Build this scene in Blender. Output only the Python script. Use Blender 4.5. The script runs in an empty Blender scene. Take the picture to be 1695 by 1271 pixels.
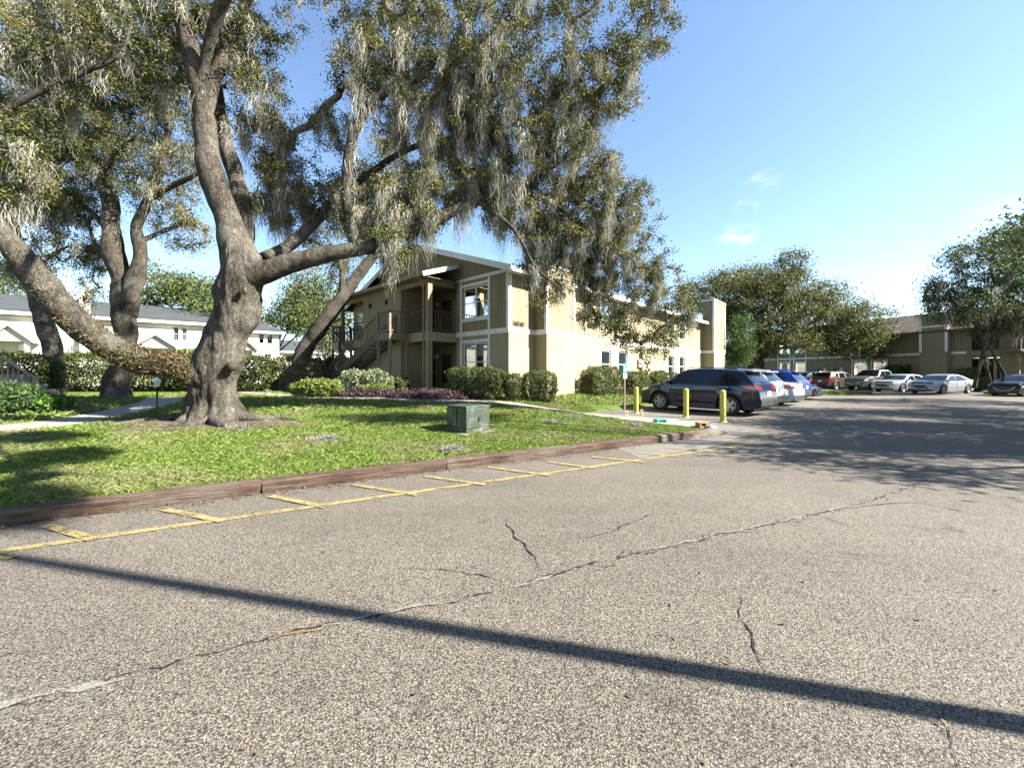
import bpy, bmesh, math, random
import numpy as np
from mathutils import Vector, Matrix, noise
R = math.radians
rng = np.random.default_rng(7)
random.seed(7)
SC = bpy.context.scene
COL = SC.collection

# ------------------------------------------------ camera, sky, sun, exposure
F, CX, HY, CAMH = 659.0, 847.5, 618.0, 1.5
cd = bpy.data.cameras.new("camera"); cam = bpy.data.objects.new("camera", cd); COL.objects.link(cam)
cam.location = (0, 0, CAMH); cam.rotation_euler = (R(90), 0, 0)
cd.sensor_width = 36; cd.lens = 36 * F / 1695; cd.shift_y = -17.5 / 1695
cd.clip_start = 0.05; cd.clip_end = 3000
SC.camera = cam
SC.render.resolution_x, SC.render.resolution_y = 1024, 767

SUN_AZ = math.atan2(-0.24, 0.97)      # direction towards the sun, from +X, ccw
SUN_EL = R(37)
w = bpy.data.worlds.new("World"); SC.world = w; w.use_nodes = True
nt = w.node_tree; nt.nodes.clear()
wo = nt.nodes.new("ShaderNodeOutputWorld"); bg = nt.nodes.new("ShaderNodeBackground")
sky = nt.nodes.new("ShaderNodeTexSky"); sky.sky_type = 'NISHITA'; sky.sun_disc = False
sky.sun_elevation = SUN_EL
sky.sun_rotation = math.pi / 2 - SUN_AZ
sky.air_density = 1.0; sky.dust_density = 0.15; sky.ozone_density = 2.3; sky.altitude = 0
bg.inputs[1].default_value = 0.06
# three faint wisps of cloud
tc = nt.nodes.new("ShaderNodeTexCoord")
def wn(t, **k):
    n = nt.nodes.new(t)
    for a, b in k.items(): setattr(n, a, b)
    return n
cn = wn("ShaderNodeTexNoise"); cn.inputs['Scale'].default_value = 17; cn.inputs['Detail'].default_value = 7; cn.inputs['Roughness'].default_value = .62
cm = wn("ShaderNodeMapping"); cm.inputs['Scale'].default_value = (1, 1, 2.4)
nt.links.new(tc.outputs['Generated'], cm.inputs[0]); nt.links.new(cm.outputs[0], cn.inputs['Vector'])
acc = None
for (px, py, rad, s) in ((1262, 300, .05, .35), (1238, 342, .035, .35), (1222, 389, .055, .55), (1640, 358, .07, .25)):
    d = Vector(((px - CX) / F, 1, -(py - HY) / F)).normalized()
    vm = wn("ShaderNodeVectorMath", operation='SUBTRACT'); vm.inputs[1].default_value = d
    nt.links.new(tc.outputs['Generated'], vm.inputs[0])
    vs = wn("ShaderNodeVectorMath", operation='MULTIPLY'); vs.inputs[1].default_value = (1, 1, 1.9)
    nt.links.new(vm.outputs[0], vs.inputs[0])
    ln = wn("ShaderNodeVectorMath", operation='LENGTH'); nt.links.new(vs.outputs[0], ln.inputs[0])
    mr = wn("ShaderNodeMapRange"); mr.inputs[1].default_value = 0; mr.inputs[2].default_value = rad; mr.inputs[3].default_value = s; mr.inputs[4].default_value = 0
    mr.interpolation_type = 'SMOOTHSTEP'
    nt.links.new(ln.outputs['Value'], mr.inputs[0])
    if acc is None: acc = mr.outputs[0]
    else:
        ad = wn("ShaderNodeMath", operation='ADD'); nt.links.new(acc, ad.inputs[0]); nt.links.new(mr.outputs[0], ad.inputs[1]); acc = ad.outputs[0]
cr = wn("ShaderNodeMapRange"); cr.inputs[1].default_value = .42; cr.inputs[2].default_value = .75
nt.links.new(cn.outputs[0], cr.inputs[0])
ml = wn("ShaderNodeMath", operation='MULTIPLY', use_clamp=True); nt.links.new(acc, ml.inputs[0]); nt.links.new(cr.outputs[0], ml.inputs[1])
mx = wn("ShaderNodeMix", data_type='RGBA'); nt.links.new(ml.outputs[0], mx.inputs[0])
nt.links.new(sky.outputs[0], mx.inputs[6]); mx.inputs[7].default_value = (8.2, 8.4, 8.8, 1)
nt.links.new(mx.outputs[2], bg.inputs[0]); nt.links.new(bg.outputs[0], wo.inputs[0])

sl = bpy.data.lights.new("sun", 'SUN'); sun = bpy.data.objects.new("sun", sl); COL.objects.link(sun)
sl.energy = 5.0; sl.angle = R(0.5); sl.color = (1.0, .95, .86)
sd = Vector((math.cos(SUN_AZ) * math.cos(SUN_EL), math.sin(SUN_AZ) * math.cos(SUN_EL), math.sin(SUN_EL)))
sun.rotation_euler = sd.to_track_quat('Z', 'Y').to_euler()
SC.view_settings.view_transform = 'Standard'; SC.view_settings.look = 'None'
SC.view_settings.exposure = 2.45; SC.view_settings.gamma = 1.0
SC.render.engine = 'CYCLES'

# ------------------------------------------------ geometry of the place
def P(px, py, Y): return Vector(((px - CX) * Y / F, Y, CAMH - (py - HY) * Y / F))
KO = Vector((-5.0, 3.89)); KD = Vector((.867, .498)); KN = Vector((-.498, .867))
CO = Vector((-.14, 17.0)); U = Vector((.6865, .7272)); V = Vector((-.7272, .6865))
def sstep(a, b, x):
    t = np.clip((x - a) / (b - a), 0, 1); return t * t * (3 - 2 * t)
def lawn_dist(x, y):
    w_ = (x - CO.x) * .7272 - (y - CO.y) * .6865
    l_ = (x - 5.3) * -.863 + (y - 10.1) * -.506
    return np.maximum(3.7 - w_, l_)
def kerb_d(x, y): return (x - KO.x) * KN.x + (y - KO.y) * KN.y
def gz(x, y):
    d = kerb_d(x, y)
    h = np.clip(.13 + .036 * d, 0, .5)
    h = np.where(d < -.1, 0, h)
    t = lawn_dist(x, y)
    return h * (.25 * sstep(0, .3, t) + .75 * sstep(0, 3.2, t))
def g(x, y): return float(gz(np.array(x, float), np.array(y, float)))
def G(px, py, dz=0):
    z = 0
    for _ in range(12):
        Y = (CAMH - z) * F / (py - HY); X = (px - CX) * Y / F; z = g(X, Y)
    return Vector((X, Y, z + dz))
def G0(px, py, z=0):
    Y = (CAMH - z) * F / (py - HY); return Vector(((px - CX) * Y / F, Y, z))

# ------------------------------------------------ helpers
def tag(o, label=None, cat=None, group=None, kind=None):
    if label: o['label'] = label
    if cat: o['category'] = cat
    if group: o['group'] = group
    if kind: o['kind'] = kind
    return o
def empty(name, loc, rz=0, label=None, cat=None, group=None):
    o = bpy.data.objects.new(name, None); COL.objects.link(o); o.location = loc; o.rotation_euler = (0, 0, rz)
    o.empty_display_size = .2
    return tag(o, label, cat, group)
def link(name, me, mat, parent=None, smooth=False):
    o = bpy.data.objects.new(name, me); COL.objects.link(o)
    if mat is not None: me.materials.append(mat)
    if parent is not None: o.parent = parent
    if smooth: me.polygons.foreach_set('use_smooth', [True] * len(me.polygons))
    return o
def copy_tree(o, parent=None):
    c = o.copy(); COL.objects.link(c); c.parent = parent
    for ch in list(o.children): copy_tree(ch, c)
    return c
class MB:
    def __init__(s): s.v = []; s.f = []
    def add(s, vs, fs):
        n = len(s.v); s.v += [tuple(p) for p in vs]; s.f += [tuple(i + n for i in f) for f in fs]; return s
    def box(s, a, b, M=None):
        x0, y0, z0 = (min(a[i], b[i]) for i in range(3)); x1, y1, z1 = (max(a[i], b[i]) for i in range(3))
        vs = [Vector(p) for p in ((x0,y0,z0),(x1,y0,z0),(x1,y1,z0),(x0,y1,z0),(x0,y0,z1),(x1,y0,z1),(x1,y1,z1),(x0,y1,z1))]
        if M is not None: vs = [M @ p for p in vs]
        return s.add(vs, [(0,3,2,1),(4,5,6,7),(0,1,5,4),(1,2,6,5),(2,3,7,6),(3,0,4,7)])
    def beam(s, p, q, wd, ht):            # rectangular bar from p to q
        p, q = Vector(p), Vector(q); d = (q - p); L = d.length; d.normalize()
        up = Vector((0, 0, 1)) if abs(d.z) < .95 else Vector((1, 0, 0))
        sd_ = d.cross(up).normalized(); up = sd_.cross(d)
        vs = [c + sd_ * (wd / 2 * a) + up * (ht / 2 * b) for c in (p, q) for a, b in ((-1,-1),(1,-1),(1,1),(-1,1))]
        return s.add(vs, [(0,1,2,3),(7,6,5,4),(0,4,5,1),(1,5,6,2),(2,6,7,3),(3,7,4,0)])
    def tube(s, pts, rad, n=8, caps=True, disp=None):
        pts = [Vector(p) for p in pts]; m = len(pts)
        if not hasattr(rad, '__len__'): rad = [rad] * m
        base = len(s.v); ref = Vector((0.13, .21, .97))
        prev = None
        for i, p in enumerate(pts):
            t = (pts[min(i + 1, m - 1)] - pts[max(i - 1, 0)])
            if t.length < 1e-9: t = Vector((0, 0, 1))
            t.normalize()
            if prev is None:
                a = t.cross(ref if abs(t.dot(ref)) < .9 else Vector((1, 0, 0))).normalized()
            else:
                a = (prev - t * prev.dot(t));
                a = a.normalized() if a.length > 1e-6 else t.orthogonal().normalized()
            prev = a; b = t.cross(a)
            for k in range(n):
                an = 2 * math.pi * k / n; dr = a * math.cos(an) + b * math.sin(an); r = rad[i]
                q = p + dr * r
                if disp: q = disp(q, dr, r, an, i / (m - 1))
                s.v.append(tuple(q))
        for i in range(m - 1):
            for k in range(n):
                k2 = (k + 1) % n; o = base + i * n
                s.f.append((o + k, o + k2, o + n + k2, o + n + k))
        if caps:
            s.f.append(tuple(base + k for k in range(n - 1, -1, -1))); s.f.append(tuple(base + (m - 1) * n + k for k in range(n)))
        return s
    def lathe(s, prof, c=(0,0,0), n=24, M=None):     # prof [(r,z)]
        base = len(s.v); c = Vector(c)
        for r, z in prof:
            for k in range(n):
                an = 2 * math.pi * k / n; p = c + Vector((r * math.cos(an), r * math.sin(an), z))
                s.v.append(tuple(M @ p if M is not None else p))
        for i in range(len(prof) - 1):
            for k in range(n):
                k2 = (k + 1) % n; o = base + i * n; s.f.append((o + k, o + k2, o + n + k2, o + n + k))
        return s
    def prism(s, poly, z0, z1, M=None):  # poly [(x,y)]
        n = len(poly); vs = [Vector((x, y, z)) for z in (z0, z1) for x, y in poly]
        if M is not None: vs = [M @ p for p in vs]
        return s.add(vs, [tuple(range(n - 1, -1, -1)), tuple(range(n, 2 * n))] + [(i, (i + 1) % n, n + (i + 1) % n, n + i) for i in range(n)])
    def build(s, name, mat, parent=None, smooth=False, bevel=0, fix=True):
        me = bpy.data.meshes.new(name); me.from_pydata(s.v, [], s.f); me.update()
        if fix and len(s.f) < 60000:
            b = bmesh.new(); b.from_mesh(me); bmesh.ops.recalc_face_normals(b, faces=b.faces)
            if bevel: bmesh.ops.bevel(b, geom=[e for e in b.edges if e.is_manifold and e.calc_face_angle(0) > .5], offset=bevel, segments=2, affect='EDGES', profile=.7)
            b.to_mesh(me); b.free()
        return link(name, me, mat, parent, smooth)
def crom(pts, rad, step):
    """Catmull-Rom resample of a path of points with radii."""
    pts = [Vector(p) for p in pts]; out = []; ro = []
    for i in range(len(pts) - 1):
        p0 = pts[max(i - 1, 0)]; p1 = pts[i]; p2 = pts[i + 1]; p3 = pts[min(i + 2, len(pts) - 1)]
        n = max(2, int((p2 - p1).length / step))
        for k in range(n):
            t = k / n
            out.append(.5 * ((2 * p1) + (p2 - p0) * t + (2 * p0 - 5 * p1 + 4 * p2 - p3) * t * t + (-p0 + 3 * p1 - 3 * p2 + p3) * t ** 3))
            ro.append(rad[i] * (1 - t) + rad[i + 1] * t)
    out.append(pts[-1]); ro.append(rad[-1]); return out, ro

# ------------------------------------------------ materials
def mat(name, col=(.5, .5, .5), rough=.8, metal=0, spec=.5, coat=0):
    m = bpy.data.materials.new(name); m.use_nodes = True
    b = m.node_tree.nodes['Principled BSDF']
    b.inputs['Base Color'].default_value = (*col, 1); b.inputs['Roughness'].default_value = rough; b.inputs['Metallic'].default_value = metal
    b.inputs['Specular IOR Level'].default_value = spec
    if coat: b.inputs['Coat Weight'].default_value = coat; b.inputs['Coat Roughness'].default_value = .03
    return m
class N:
    def __init__(s, m): s.t = m.node_tree; s.b = s.t.nodes['Principled BSDF']
    def n(s, t, inp=None, **k):
        x = s.t.nodes.new(t)
        for a, b in k.items(): setattr(x, a, b)
        for a, b in (inp or {}).items():
            if hasattr(b, 'is_output'): s.t.links.new(b, x.inputs[a])
            else: x.inputs[a].default_value = b
        return x
    def l(s, a, b): s.t.links.new(a, b)
    def obj(s): return s.n("ShaderNodeTexCoord").outputs['Object']
    def noise(s, scale, detail=5, rough=.55, vec=None, dist=0):
        return s.n("ShaderNodeTexNoise", {'Scale': scale, 'Detail': detail, 'Roughness': rough, 'Vector': vec or s.obj(), 'Distortion': dist}).outputs[0]
    def mapv(s, sc, vec=None): return s.n("ShaderNodeMapping", {'Vector': vec or s.obj(), 'Scale': sc}).outputs[0]
    def ramp(s, fac, stops):
        r = s.n("ShaderNodeValToRGB", {0: fac}); e = r.color_ramp.elements
        while len(e) < len(stops): e.new(.5)
        for i, (p, c) in enumerate(stops): e[i].position = p; e[i].color = (*c, 1) if len(c) == 3 else c
        return r.outputs[0]
    def mix(s, fac, a, b, blend='MIX'):
        x = s.n("ShaderNodeMix", data_type='RGBA', blend_type=blend)
        for i, q in ((0, fac), (6, a), (7, b)):
            if hasattr(q, 'is_output'): s.l(q, x.inputs[i])
            else: x.inputs[i].default_value = q if i == 0 else ((*q, 1) if len(q) == 3 else q)
        return x.outputs[2]
    def math(s, op, a, b=None, c=None, clamp=False):
        x = s.n("ShaderNodeMath", operation=op, use_clamp=clamp)
        for i, q in enumerate((a, b, c)):
            if q is None: continue
            if hasattr(q, 'is_output'): s.l(q, x.inputs[i])
            else: x.inputs[i].default_value = q
        return x.outputs[0]
    def rng(s, v, a, b, c=0, d=1): return s.n("ShaderNodeMapRange", {0: v, 1: a, 2: b, 3: c, 4: d}).outputs[0]
    def bump(s, h, strength=.3, dist=.02, prev=None):
        x = s.n("ShaderNodeBump", {'Strength': strength, 'Distance': dist, 'Height': h})
        if prev: s.l(prev, x.inputs['Normal'])
        s.l(x.outputs[0], s.b.inputs['Normal']); return x.outputs[0]
    def col(s, c): s.l(c, s.b.inputs['Base Color'])

def m_noisy(name, c1, c2, scale=4, rough=.85, bump=.2, bscale=60, bdist=.01, spec=.3):
    m = mat(name, c1, rough, spec=spec); n = N(m)
    n.col(n.mix(n.rng(n.noise(scale, 6), .3, .7), c1, c2)); n.bump(n.noise(bscale, 4), bump, bdist); return m

M = {}
def mk_asphalt(name, tone, warm=1.0):
    m = mat(name, (.2, .19, .18), .88, spec=.35); n = N(m)
    v = n.n("ShaderNodeTexVoronoi", {'Scale': 128.0, 'Vector': n.obj()})
    v2 = n.n("ShaderNodeTexVoronoi", {'Scale': 230.0, 'Vector': n.obj()})
    sep = n.n("ShaderNodeSeparateColor", {0: v.outputs['Color']})
    stone = n.ramp(sep.outputs[0], [(0, (.05, .045, .04)), (.16, (.19, .172, .15)), (.55, (.31, .285, .25)), (.88, (.42, .395, .355)), (1, (.75, .72, .67))])
    sep2 = n.n("ShaderNodeSeparateColor", {0: v2.outputs['Color']})
    fine = n.ramp(sep2.outputs[1], [(0, (.10, .09, .08)), (.5, (.22, .2, .18)), (1, (.4, .38, .34))])
    c = n.mix(.35, stone, fine)
    c = n.mix(n.rng(v.outputs['Distance'], .46, .7, 0, .9), c, (.025, .022, .02))
    big = n.noise(.35, 6, .6); mid = n.noise(2.3, 5, .6)
    c = n.mix(n.rng(big, .35, .65, 0, .32), c, (.5, .5, .5), 'MULTIPLY')
    c = n.mix(n.rng(mid, .5, .75, 0, .3), c, (.62, .59, .55), 'MULTIPLY')
    # oil and old wear
    oil = n.noise(1.7, 4, .55, n.mapv((1, 1, 1)), .8)
    c = n.mix(n.rng(oil, .63, .72, 0, .55), c, (.4, .38, .37), 'MULTIPLY')
    lane = n.noise(.55, 4, .6, n.mapv((.25, 1.6, 1)))
    c = n.mix(n.rng(lane, .42, .66, 0, .42), c, (.6, .59, .58), 'MULTIPLY')
    c = n.mix(n.rng(n.noise(.7, 5, .65), .62, .72, 0, .25), c, (1.25, 1.2, 1.12), 'MULTIPLY')
    c = n.mix(1.0, c, tone, 'MULTIPLY')
    n.col(c)
    h = n.mix(.4, v.outputs['Distance'], v2.outputs['Distance'])
    n.bump(n.math('SUBTRACT', 1.0, h), .75, .006)
    return m
M['asphalt'] = mk_asphalt('asphalt_aged', (.52, .487, .437, 1))
M['asphalt2'] = mk_asphalt('asphalt_bay', (.60, .57, .52, 1))
M['concrete'] = m_noisy('concrete_walk', (.21, .195, .17), (.15, .14, .12), 2.5, .9, .25, 90, .006)
M['soil'] = m_noisy('soil', (.05, .036, .026), (.10, .075, .055), 5, .95, .8, 30, .03)
def mk_lawn():
    m = mat('lawn_ground', (.1, .15, .03), .95, spec=.1); n = N(m)
    a = n.noise(22, 6, .7); b = n.noise(.8, 5, .6); c3 = n.noise(120, 3, .7)
    c = n.ramp(a, [(.25, (.03, .05, .01)), (.5, (.075, .12, .02)), (.75, (.13, .17, .045))])
    c = n.mix(n.rng(b, .4, .7, 0, .5), c, (.13, .12, .06))
    c = n.mix(n.rng(c3, .45, .7, 0, .5), c, (.04, .06, .012))
    n.col(c); n.bump(n.mix(.5, a, c3), 1, .05); return m
M['lawn'] = mk_lawn()
def mk_vcol(name, rough=.6, trans=.35, spec=.3, attr='tint'):
    m = mat(name, (.1, .1, .1), rough, spec=spec); n = N(m)
    a = n.n("ShaderNodeAttribute", attribute_name=attr)
    n.col(a.outputs['Color'])
    if trans:
        t = n.n("ShaderNodeBsdfTranslucent"); n.l(a.outputs['Color'], t.inputs[0])
        mx = n.n("ShaderNodeMixShader", {0: trans}); out = [x for x in m.node_tree.nodes if x.type == 'OUTPUT_MATERIAL'][0]
        n.l(n.b.outputs[0], mx.inputs[1]); n.l(t.outputs[0], mx.inputs[2]); n.l(mx.outputs[0], out.inputs[0])
    return m
M['leaf'] = mk_vcol('leaf', .6, .3, .2)
M['blade'] = mk_vcol('grass_blade', .55, .35, .25)
M['moss'] = mk_vcol('hanging_moss', .95, .2, .0)
def mk_bark(name, dark, light, sc=1.0):
    m = mat(name, light, .95, spec=.15); n = N(m)
    vec = n.mapv((1, 1, .28)); nz = n.n("ShaderNodeTexNoise", {'Scale': 5.0, 'Detail': 4.0, 'Vector': vec})
    dv = n.n("ShaderNodeVectorMath", {0: vec, 1: nz.outputs['Color']}, operation='ADD')
    v = n.n("ShaderNodeTexVoronoi", {'Scale': 17.0 * sc, 'Vector': dv.outputs[0]}, feature='DISTANCE_TO_EDGE')
    a = n.noise(9 * sc, 8, .78, vec); b = n.noise(1.3, 5, .6)
    crack = n.rng(v.outputs['Distance'], 0, .16)
    c = n.ramp(a, [(.3, dark), (.55, light), (.75, tuple(x * 1.55 for x in light))])
    c = n.mix(n.rng(crack, 0, .7, .75, 0), c, tuple(x * .35 for x in dark))
    c = n.mix(n.rng(b, .45, .65, 0, .7), c, (.19, .175, .145))
    c = n.mix(n.rng(n.noise(2.1, 7, .75), .52, .64, 0, .75), c, (.045, .042, .026))
    n.col(c); p = n.bump(crack, 1, .045); n.bump(a, 1, .04, p); return m
M['bark'] = mk_bark('oak_bark', (.018, .014, .011), (.105, .09, .07))
M['bark2'] = mk_bark('oak_bark_pale', (.04, .034, .026), (.125, .11, .085), 1.2)
M['twig'] = m_noisy('twig_bark', (.07, .055, .04), (.17, .145, .11), 9, .95, .5, 60, .01)
def mk_stucco(name, c1, c2):
    m = mat(name, c1, .92, spec=.2); n = N(m)
    c = n.mix(n.rng(n.noise(.7, 6, .6), .35, .65), c1, c2)
    c = n.mix(n.rng(n.noise(2.2, 5, .6, n.mapv((3, 3, .35))), .52, .72, 0, .45), c, tuple(x * .6 for x in c2))
    n.col(c); n.bump(n.noise(70, 5, .65), .35, .008); return m
M['stucco'] = mk_stucco('stucco_olive_tan', (.29, .248, .158), (.245, .208, .13))
def mk_siding(name, c1, c2, pitch=.2):
    m = mat(name, c1, .8, spec=.25); n = N(m)
    s = n.n("ShaderNodeSeparateXYZ", {0: n.obj()})
    t = n.math('DIVIDE', n.math('ADD', s.outputs[0], s.outputs[1]), pitch)
    fr = n.math('FRACT', t); gr = n.math('ABSOLUTE', n.math('SUBTRACT', fr, .5))
    groove = n.rng(gr, .44, .485)
    wn_ = n.n("ShaderNodeTexWhiteNoise", {'W': n.math('FLOOR', t)}, noise_dimensions='1D')
    c = n.mix(wn_.outputs['Value'], c1, c2)
    c = n.mix(n.rng(n.noise(3, 6, .7, n.mapv((5, 5, .3))), .4, .7, 0, .6), c, tuple(x * .72 for x in c2))
    c = n.mix(n.math('MULTIPLY', groove, .8), c, tuple(x * .25 for x in c2))
    n.col(c); n.bump(n.math('SUBTRACT', 1.0, groove), .9, .015); return m
M['siding'] = mk_siding('siding_tan', (.26, .215, .13), (.215, .175, .105))
M['white'] = m_noisy('white_trim_paint', (.66, .65, .61), (.52, .51, .47), 3, .6, .12, 50, .004, .4)
M['brown'] = m_noisy('dark_brown_wood', (.10, .075, .05), (.07, .052, .036), 5, .8, .3, 30, .006)
M['rail'] = m_noisy('weathered_rail_wood', (.20, .165, .12), (.12, .095, .065), 6, .85, .3, 40, .006)
M['door'] = m_noisy('dark_door_and_recess_shade', (.05, .03, .022), (.035, .022, .017), 4, .5, .1, 30, .004)
def mk_shingle(name, a, b):
    m = mat(name, a, .95, spec=.15); n = N(m)
    br = n.n("ShaderNodeTexBrick", {'Scale': 3.5, 'Color1': (*a, 1), 'Color2': (*b, 1), 'Mortar': (*(x * .3 for x in a), 1), 'Mortar Size': .012, 'Vector': n.obj()})
    n.col(n.mix(n.rng(n.noise(1, 5), .4, .7, 0, .5), br.outputs[0], tuple(x * .6 for x in b))); n.bump(br.outputs[1], .5, -.01); return m
M['shingle'] = mk_shingle('roof_shingle_brown', (.085, .068, .052), (.055, .043, .034))
M['shingle_g'] = mk_shingle('roof_shingle_grey', (.06, .066, .068), (.045, .05, .052))
M['townwall'] = mk_stucco('white_siding_house', (.56, .53, .45), (.48, .46, .40))
M['yellow'] = m_noisy('yellow_paint', (.45, .385, .035), (.27, .235, .05), 13, .5, .1, 40, .003, .5)
M['green_metal'] = None
M['black'] = mat('black_plastic', (.012, .012, .013), .5)
M['tyre'] = m_noisy('tyre_rubber', (.018, .018, .018), (.03, .028, .026), 12, .85, .2, 80, .002)
M['rim'] = mat('alloy_rim', (.28, .28, .29), .3, .8)
M['chrome'] = mat('chrome', (.8, .8, .8), .12, 1)
M['redlight'] = mat('tail_lamp_red', (.32, .012, .014), .12, spec=.8, coat=1)
M['headlight'] = mat('head_lamp_clear', (.6, .62, .64), .1, .3, .9, 1)
M['carglass'] = mat('car_glass', (.006, .009, .013), .04, 0, .5, 0)
M['plate'] = mat('licence_plate', (.6, .62, .58), .5)
def mk_glass():
    m = mat('window_glass', (.02, .03, .035), .03); n = N(m)
    t = n.n("ShaderNodeBsdfTransparent", {0: (.75, .8, .8, 1)}); gl = n.n("ShaderNodeBsdfGlossy", {0: (1, 1, 1, 1), 'Roughness': .02})
    fr = n.n("ShaderNodeFresnel", {0: 1.6}); f = n.math('MULTIPLY_ADD', fr.outputs[0], 1.1, .12, True)
    mx = n.n("ShaderNodeMixShader", {0: f}); n.l(t.outputs[0], mx.inputs[1]); n.l(gl.outputs[0], mx.inputs[2])
    out = [x for x in m.node_tree.nodes if x.type == 'OUTPUT_MATERIAL'][0]; n.l(mx.outputs[0], out.inputs[0]); return m
M['glass'] = mk_glass()
M['blind'] = mat('window_blind', (.62, .62, .58), .8)
M['inside'] = mat('room_dark', (.03, .027, .024), .9)
def mk_paint(name, c, metal=.3, rough=.25):
    return mat(name, c, rough, metal * .6, .3, .55)
# ================================================================ SETTING
# asphalt: one sheet to the horizon
mb = MB(); mb.add([(-900, -60, 0), (900, -60, 0), (900, 1500, 0), (-900, 1500, 0)], [(0, 1, 2, 3)])
o = mb.build('parking_lot_asphalt', M['asphalt'], fix=False); tag(o, kind='structure')

def grid_sheet(name, m, xs, ys, zfun, keep=None, frame=None):
    """grid in a frame (origin, a, b) -> heights by zfun(x,y)"""
    A, B = np.meshgrid(xs, ys, indexing='ij')
    if frame: o_, a_, b_ = frame; X = o_.x + a_.x * A + b_.x * B; Y = o_.y + a_.y * A + b_.y * B
    else: X, Y = A, B
    Z = zfun(X, Y); nx, ny = len(xs), len(ys)
    vs = np.stack([X, Y, Z], -1).reshape(-1, 3)
    idx = np.arange(nx * ny).reshape(nx, ny)
    q = np.stack([idx[:-1, :-1], idx[1:, :-1], idx[1:, 1:], idx[:-1, 1:]], -1).reshape(-1, 4)
    if keep is not None:
        c = vs[q].mean(1); q = q[keep(c[:, 0], c[:, 1])]
    me = bpy.data.meshes.new(name); me.from_pydata(vs.tolist(), [], q.tolist()); me.update()
    ob = link(name, me, m, None, True); return tag(ob, kind='structure')
def spaced(a, b, fine0, fine1, st, coarse):
    l = [a]
    while l[-1] < b:
        l.append(l[-1] + (st if fine0 <= l[-1] <= fine1 else coarse))
    return np.array(l)
def lawn_z(X, Y):
    t = lawn_dist(X, Y); bumps = .012 * np.sin(X * 1.7 + Y) * np.sin(Y * 1.3 - X * .6)
    return gz(X, Y) + np.clip(t * .4, -.09, .0) + bumps * sstep(.2, 1, t) - .0
grid_sheet('lawn', M['lawn'], spaced(-90, 70, -8, 16, .2, 1.2), spaced(.07, 120, 0, 10, .2, 1.4), lawn_z,
           keep=lambda x, y: lawn_dist(x, y) > -1.2, frame=(KO, KD, KN))

def strip(name, pts, widths, m, dz, zf=None, sub=10, kind='structure', thick=0):
    """ribbon laid on the ground along world xy points"""
    P3 = [Vector((p[0], p[1], 0)) for p in pts]
    pl, wl = crom(P3, widths, .4); mb = MB(); rows = []
    for i, p in enumerate(pl):
        t = (pl[min(i + 1, len(pl) - 1)] - pl[max(i - 1, 0)]).normalized(); s_ = Vector((-t.y, t.x, 0)) * (wl[i] / 2)
        r = []
        for k in range(5):
            q = p - s_ + s_ * 2 * (k / 4); z = (g(q.x, q.y) if zf is None else zf) + dz; r.append((q.x, q.y, z))
        rows.append(r)
    vs = [q for r in rows for q in r]; fs = []
    for i in range(len(rows) - 1):
        for k in range(4): a = i * 5 + k; fs.append((a, a + 1, a + 6, a + 5))
    mb.add(vs, fs)
    if thick:
        n = len(vs); vs2 = [(x, y, z - thick) for x, y, z in vs]; m_ = len(rows)
        mb.add(vs + vs2, [(i * 5, (i + 1) * 5, n + (i + 1) * 5, n + i * 5) for i in range(m_ - 1)] + [(i * 5 + 4, (i + 1) * 5 + 4, n + (i + 1) * 5 + 4, n + i * 5 + 4) for i in range(m_ - 1)])
    ob = mb.build(name, m, fix=True)
    if kind: tag(ob, kind=kind)
    return ob
walk_front = [(-19, 24), (-12.4, 19.3), (-9.3, 16.9), (-6.6, 15.75), (-3.0, 15.1), (.3, 14.75), (2.6, 13.6), (4.4, 12.3), (5.4, 11.4)]
strip('front_walk', walk_front, [1.1, 1.1, 1.15, 1.1, 1.05, 1.05, 1.3, 1.9, 2.2], M['concrete'], .035, thick=.08)
strip('branch_walk', [(-5.3, 15.5), (-4.9, 16.6), (-4.5, 18.6)], [1.3, 1.2, 1.2], M['concrete'], .03, thick=.08)
walk_left = [(-14.5, 5.2), (-11.2, 7.0), (-10.2, 8.6), (-10.4, 10.4), (-11.6, 13.0), (-14, 16)]
strip('left_walk', walk_left, [1.3, 1.1, 1.05, 1.0, 1.1, 1.1], M['concrete'], .04, thick=.08)
# concrete apron with bollards, then lighter parking bays along the long wall
def uvp(s, w_): p = CO + U * s - V * w_; return (p.x, p.y)
ap = [uvp(-1.5, 4.0), uvp(-4.2, 6.6), uvp(-5.6, 8.6), uvp(-3.6, 9.2), uvp(.4, 9.2), uvp(.9, 3.8)]
mb = MB(); mb.add([(x, y, .004) for x, y in ap], [tuple(range(len(ap)))])
tag(mb.build('concrete_apron', m_noisy('apron_concrete', (.13, .12, .105), (.095, .088, .075), 1.2, .9, .4, 90, .006), fix=False), kind='structure')
mb = MB(); bay = [uvp(.9, 3.8), uvp(.4, 9.3), uvp(44, 9.3), uvp(44, 3.8)]
mb.add([(x, y, .004) for x, y in bay], [(0, 1, 2, 3)]); tag(mb.build('parking_bays', M['asphalt2'], fix=False), kind='structure')
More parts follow.
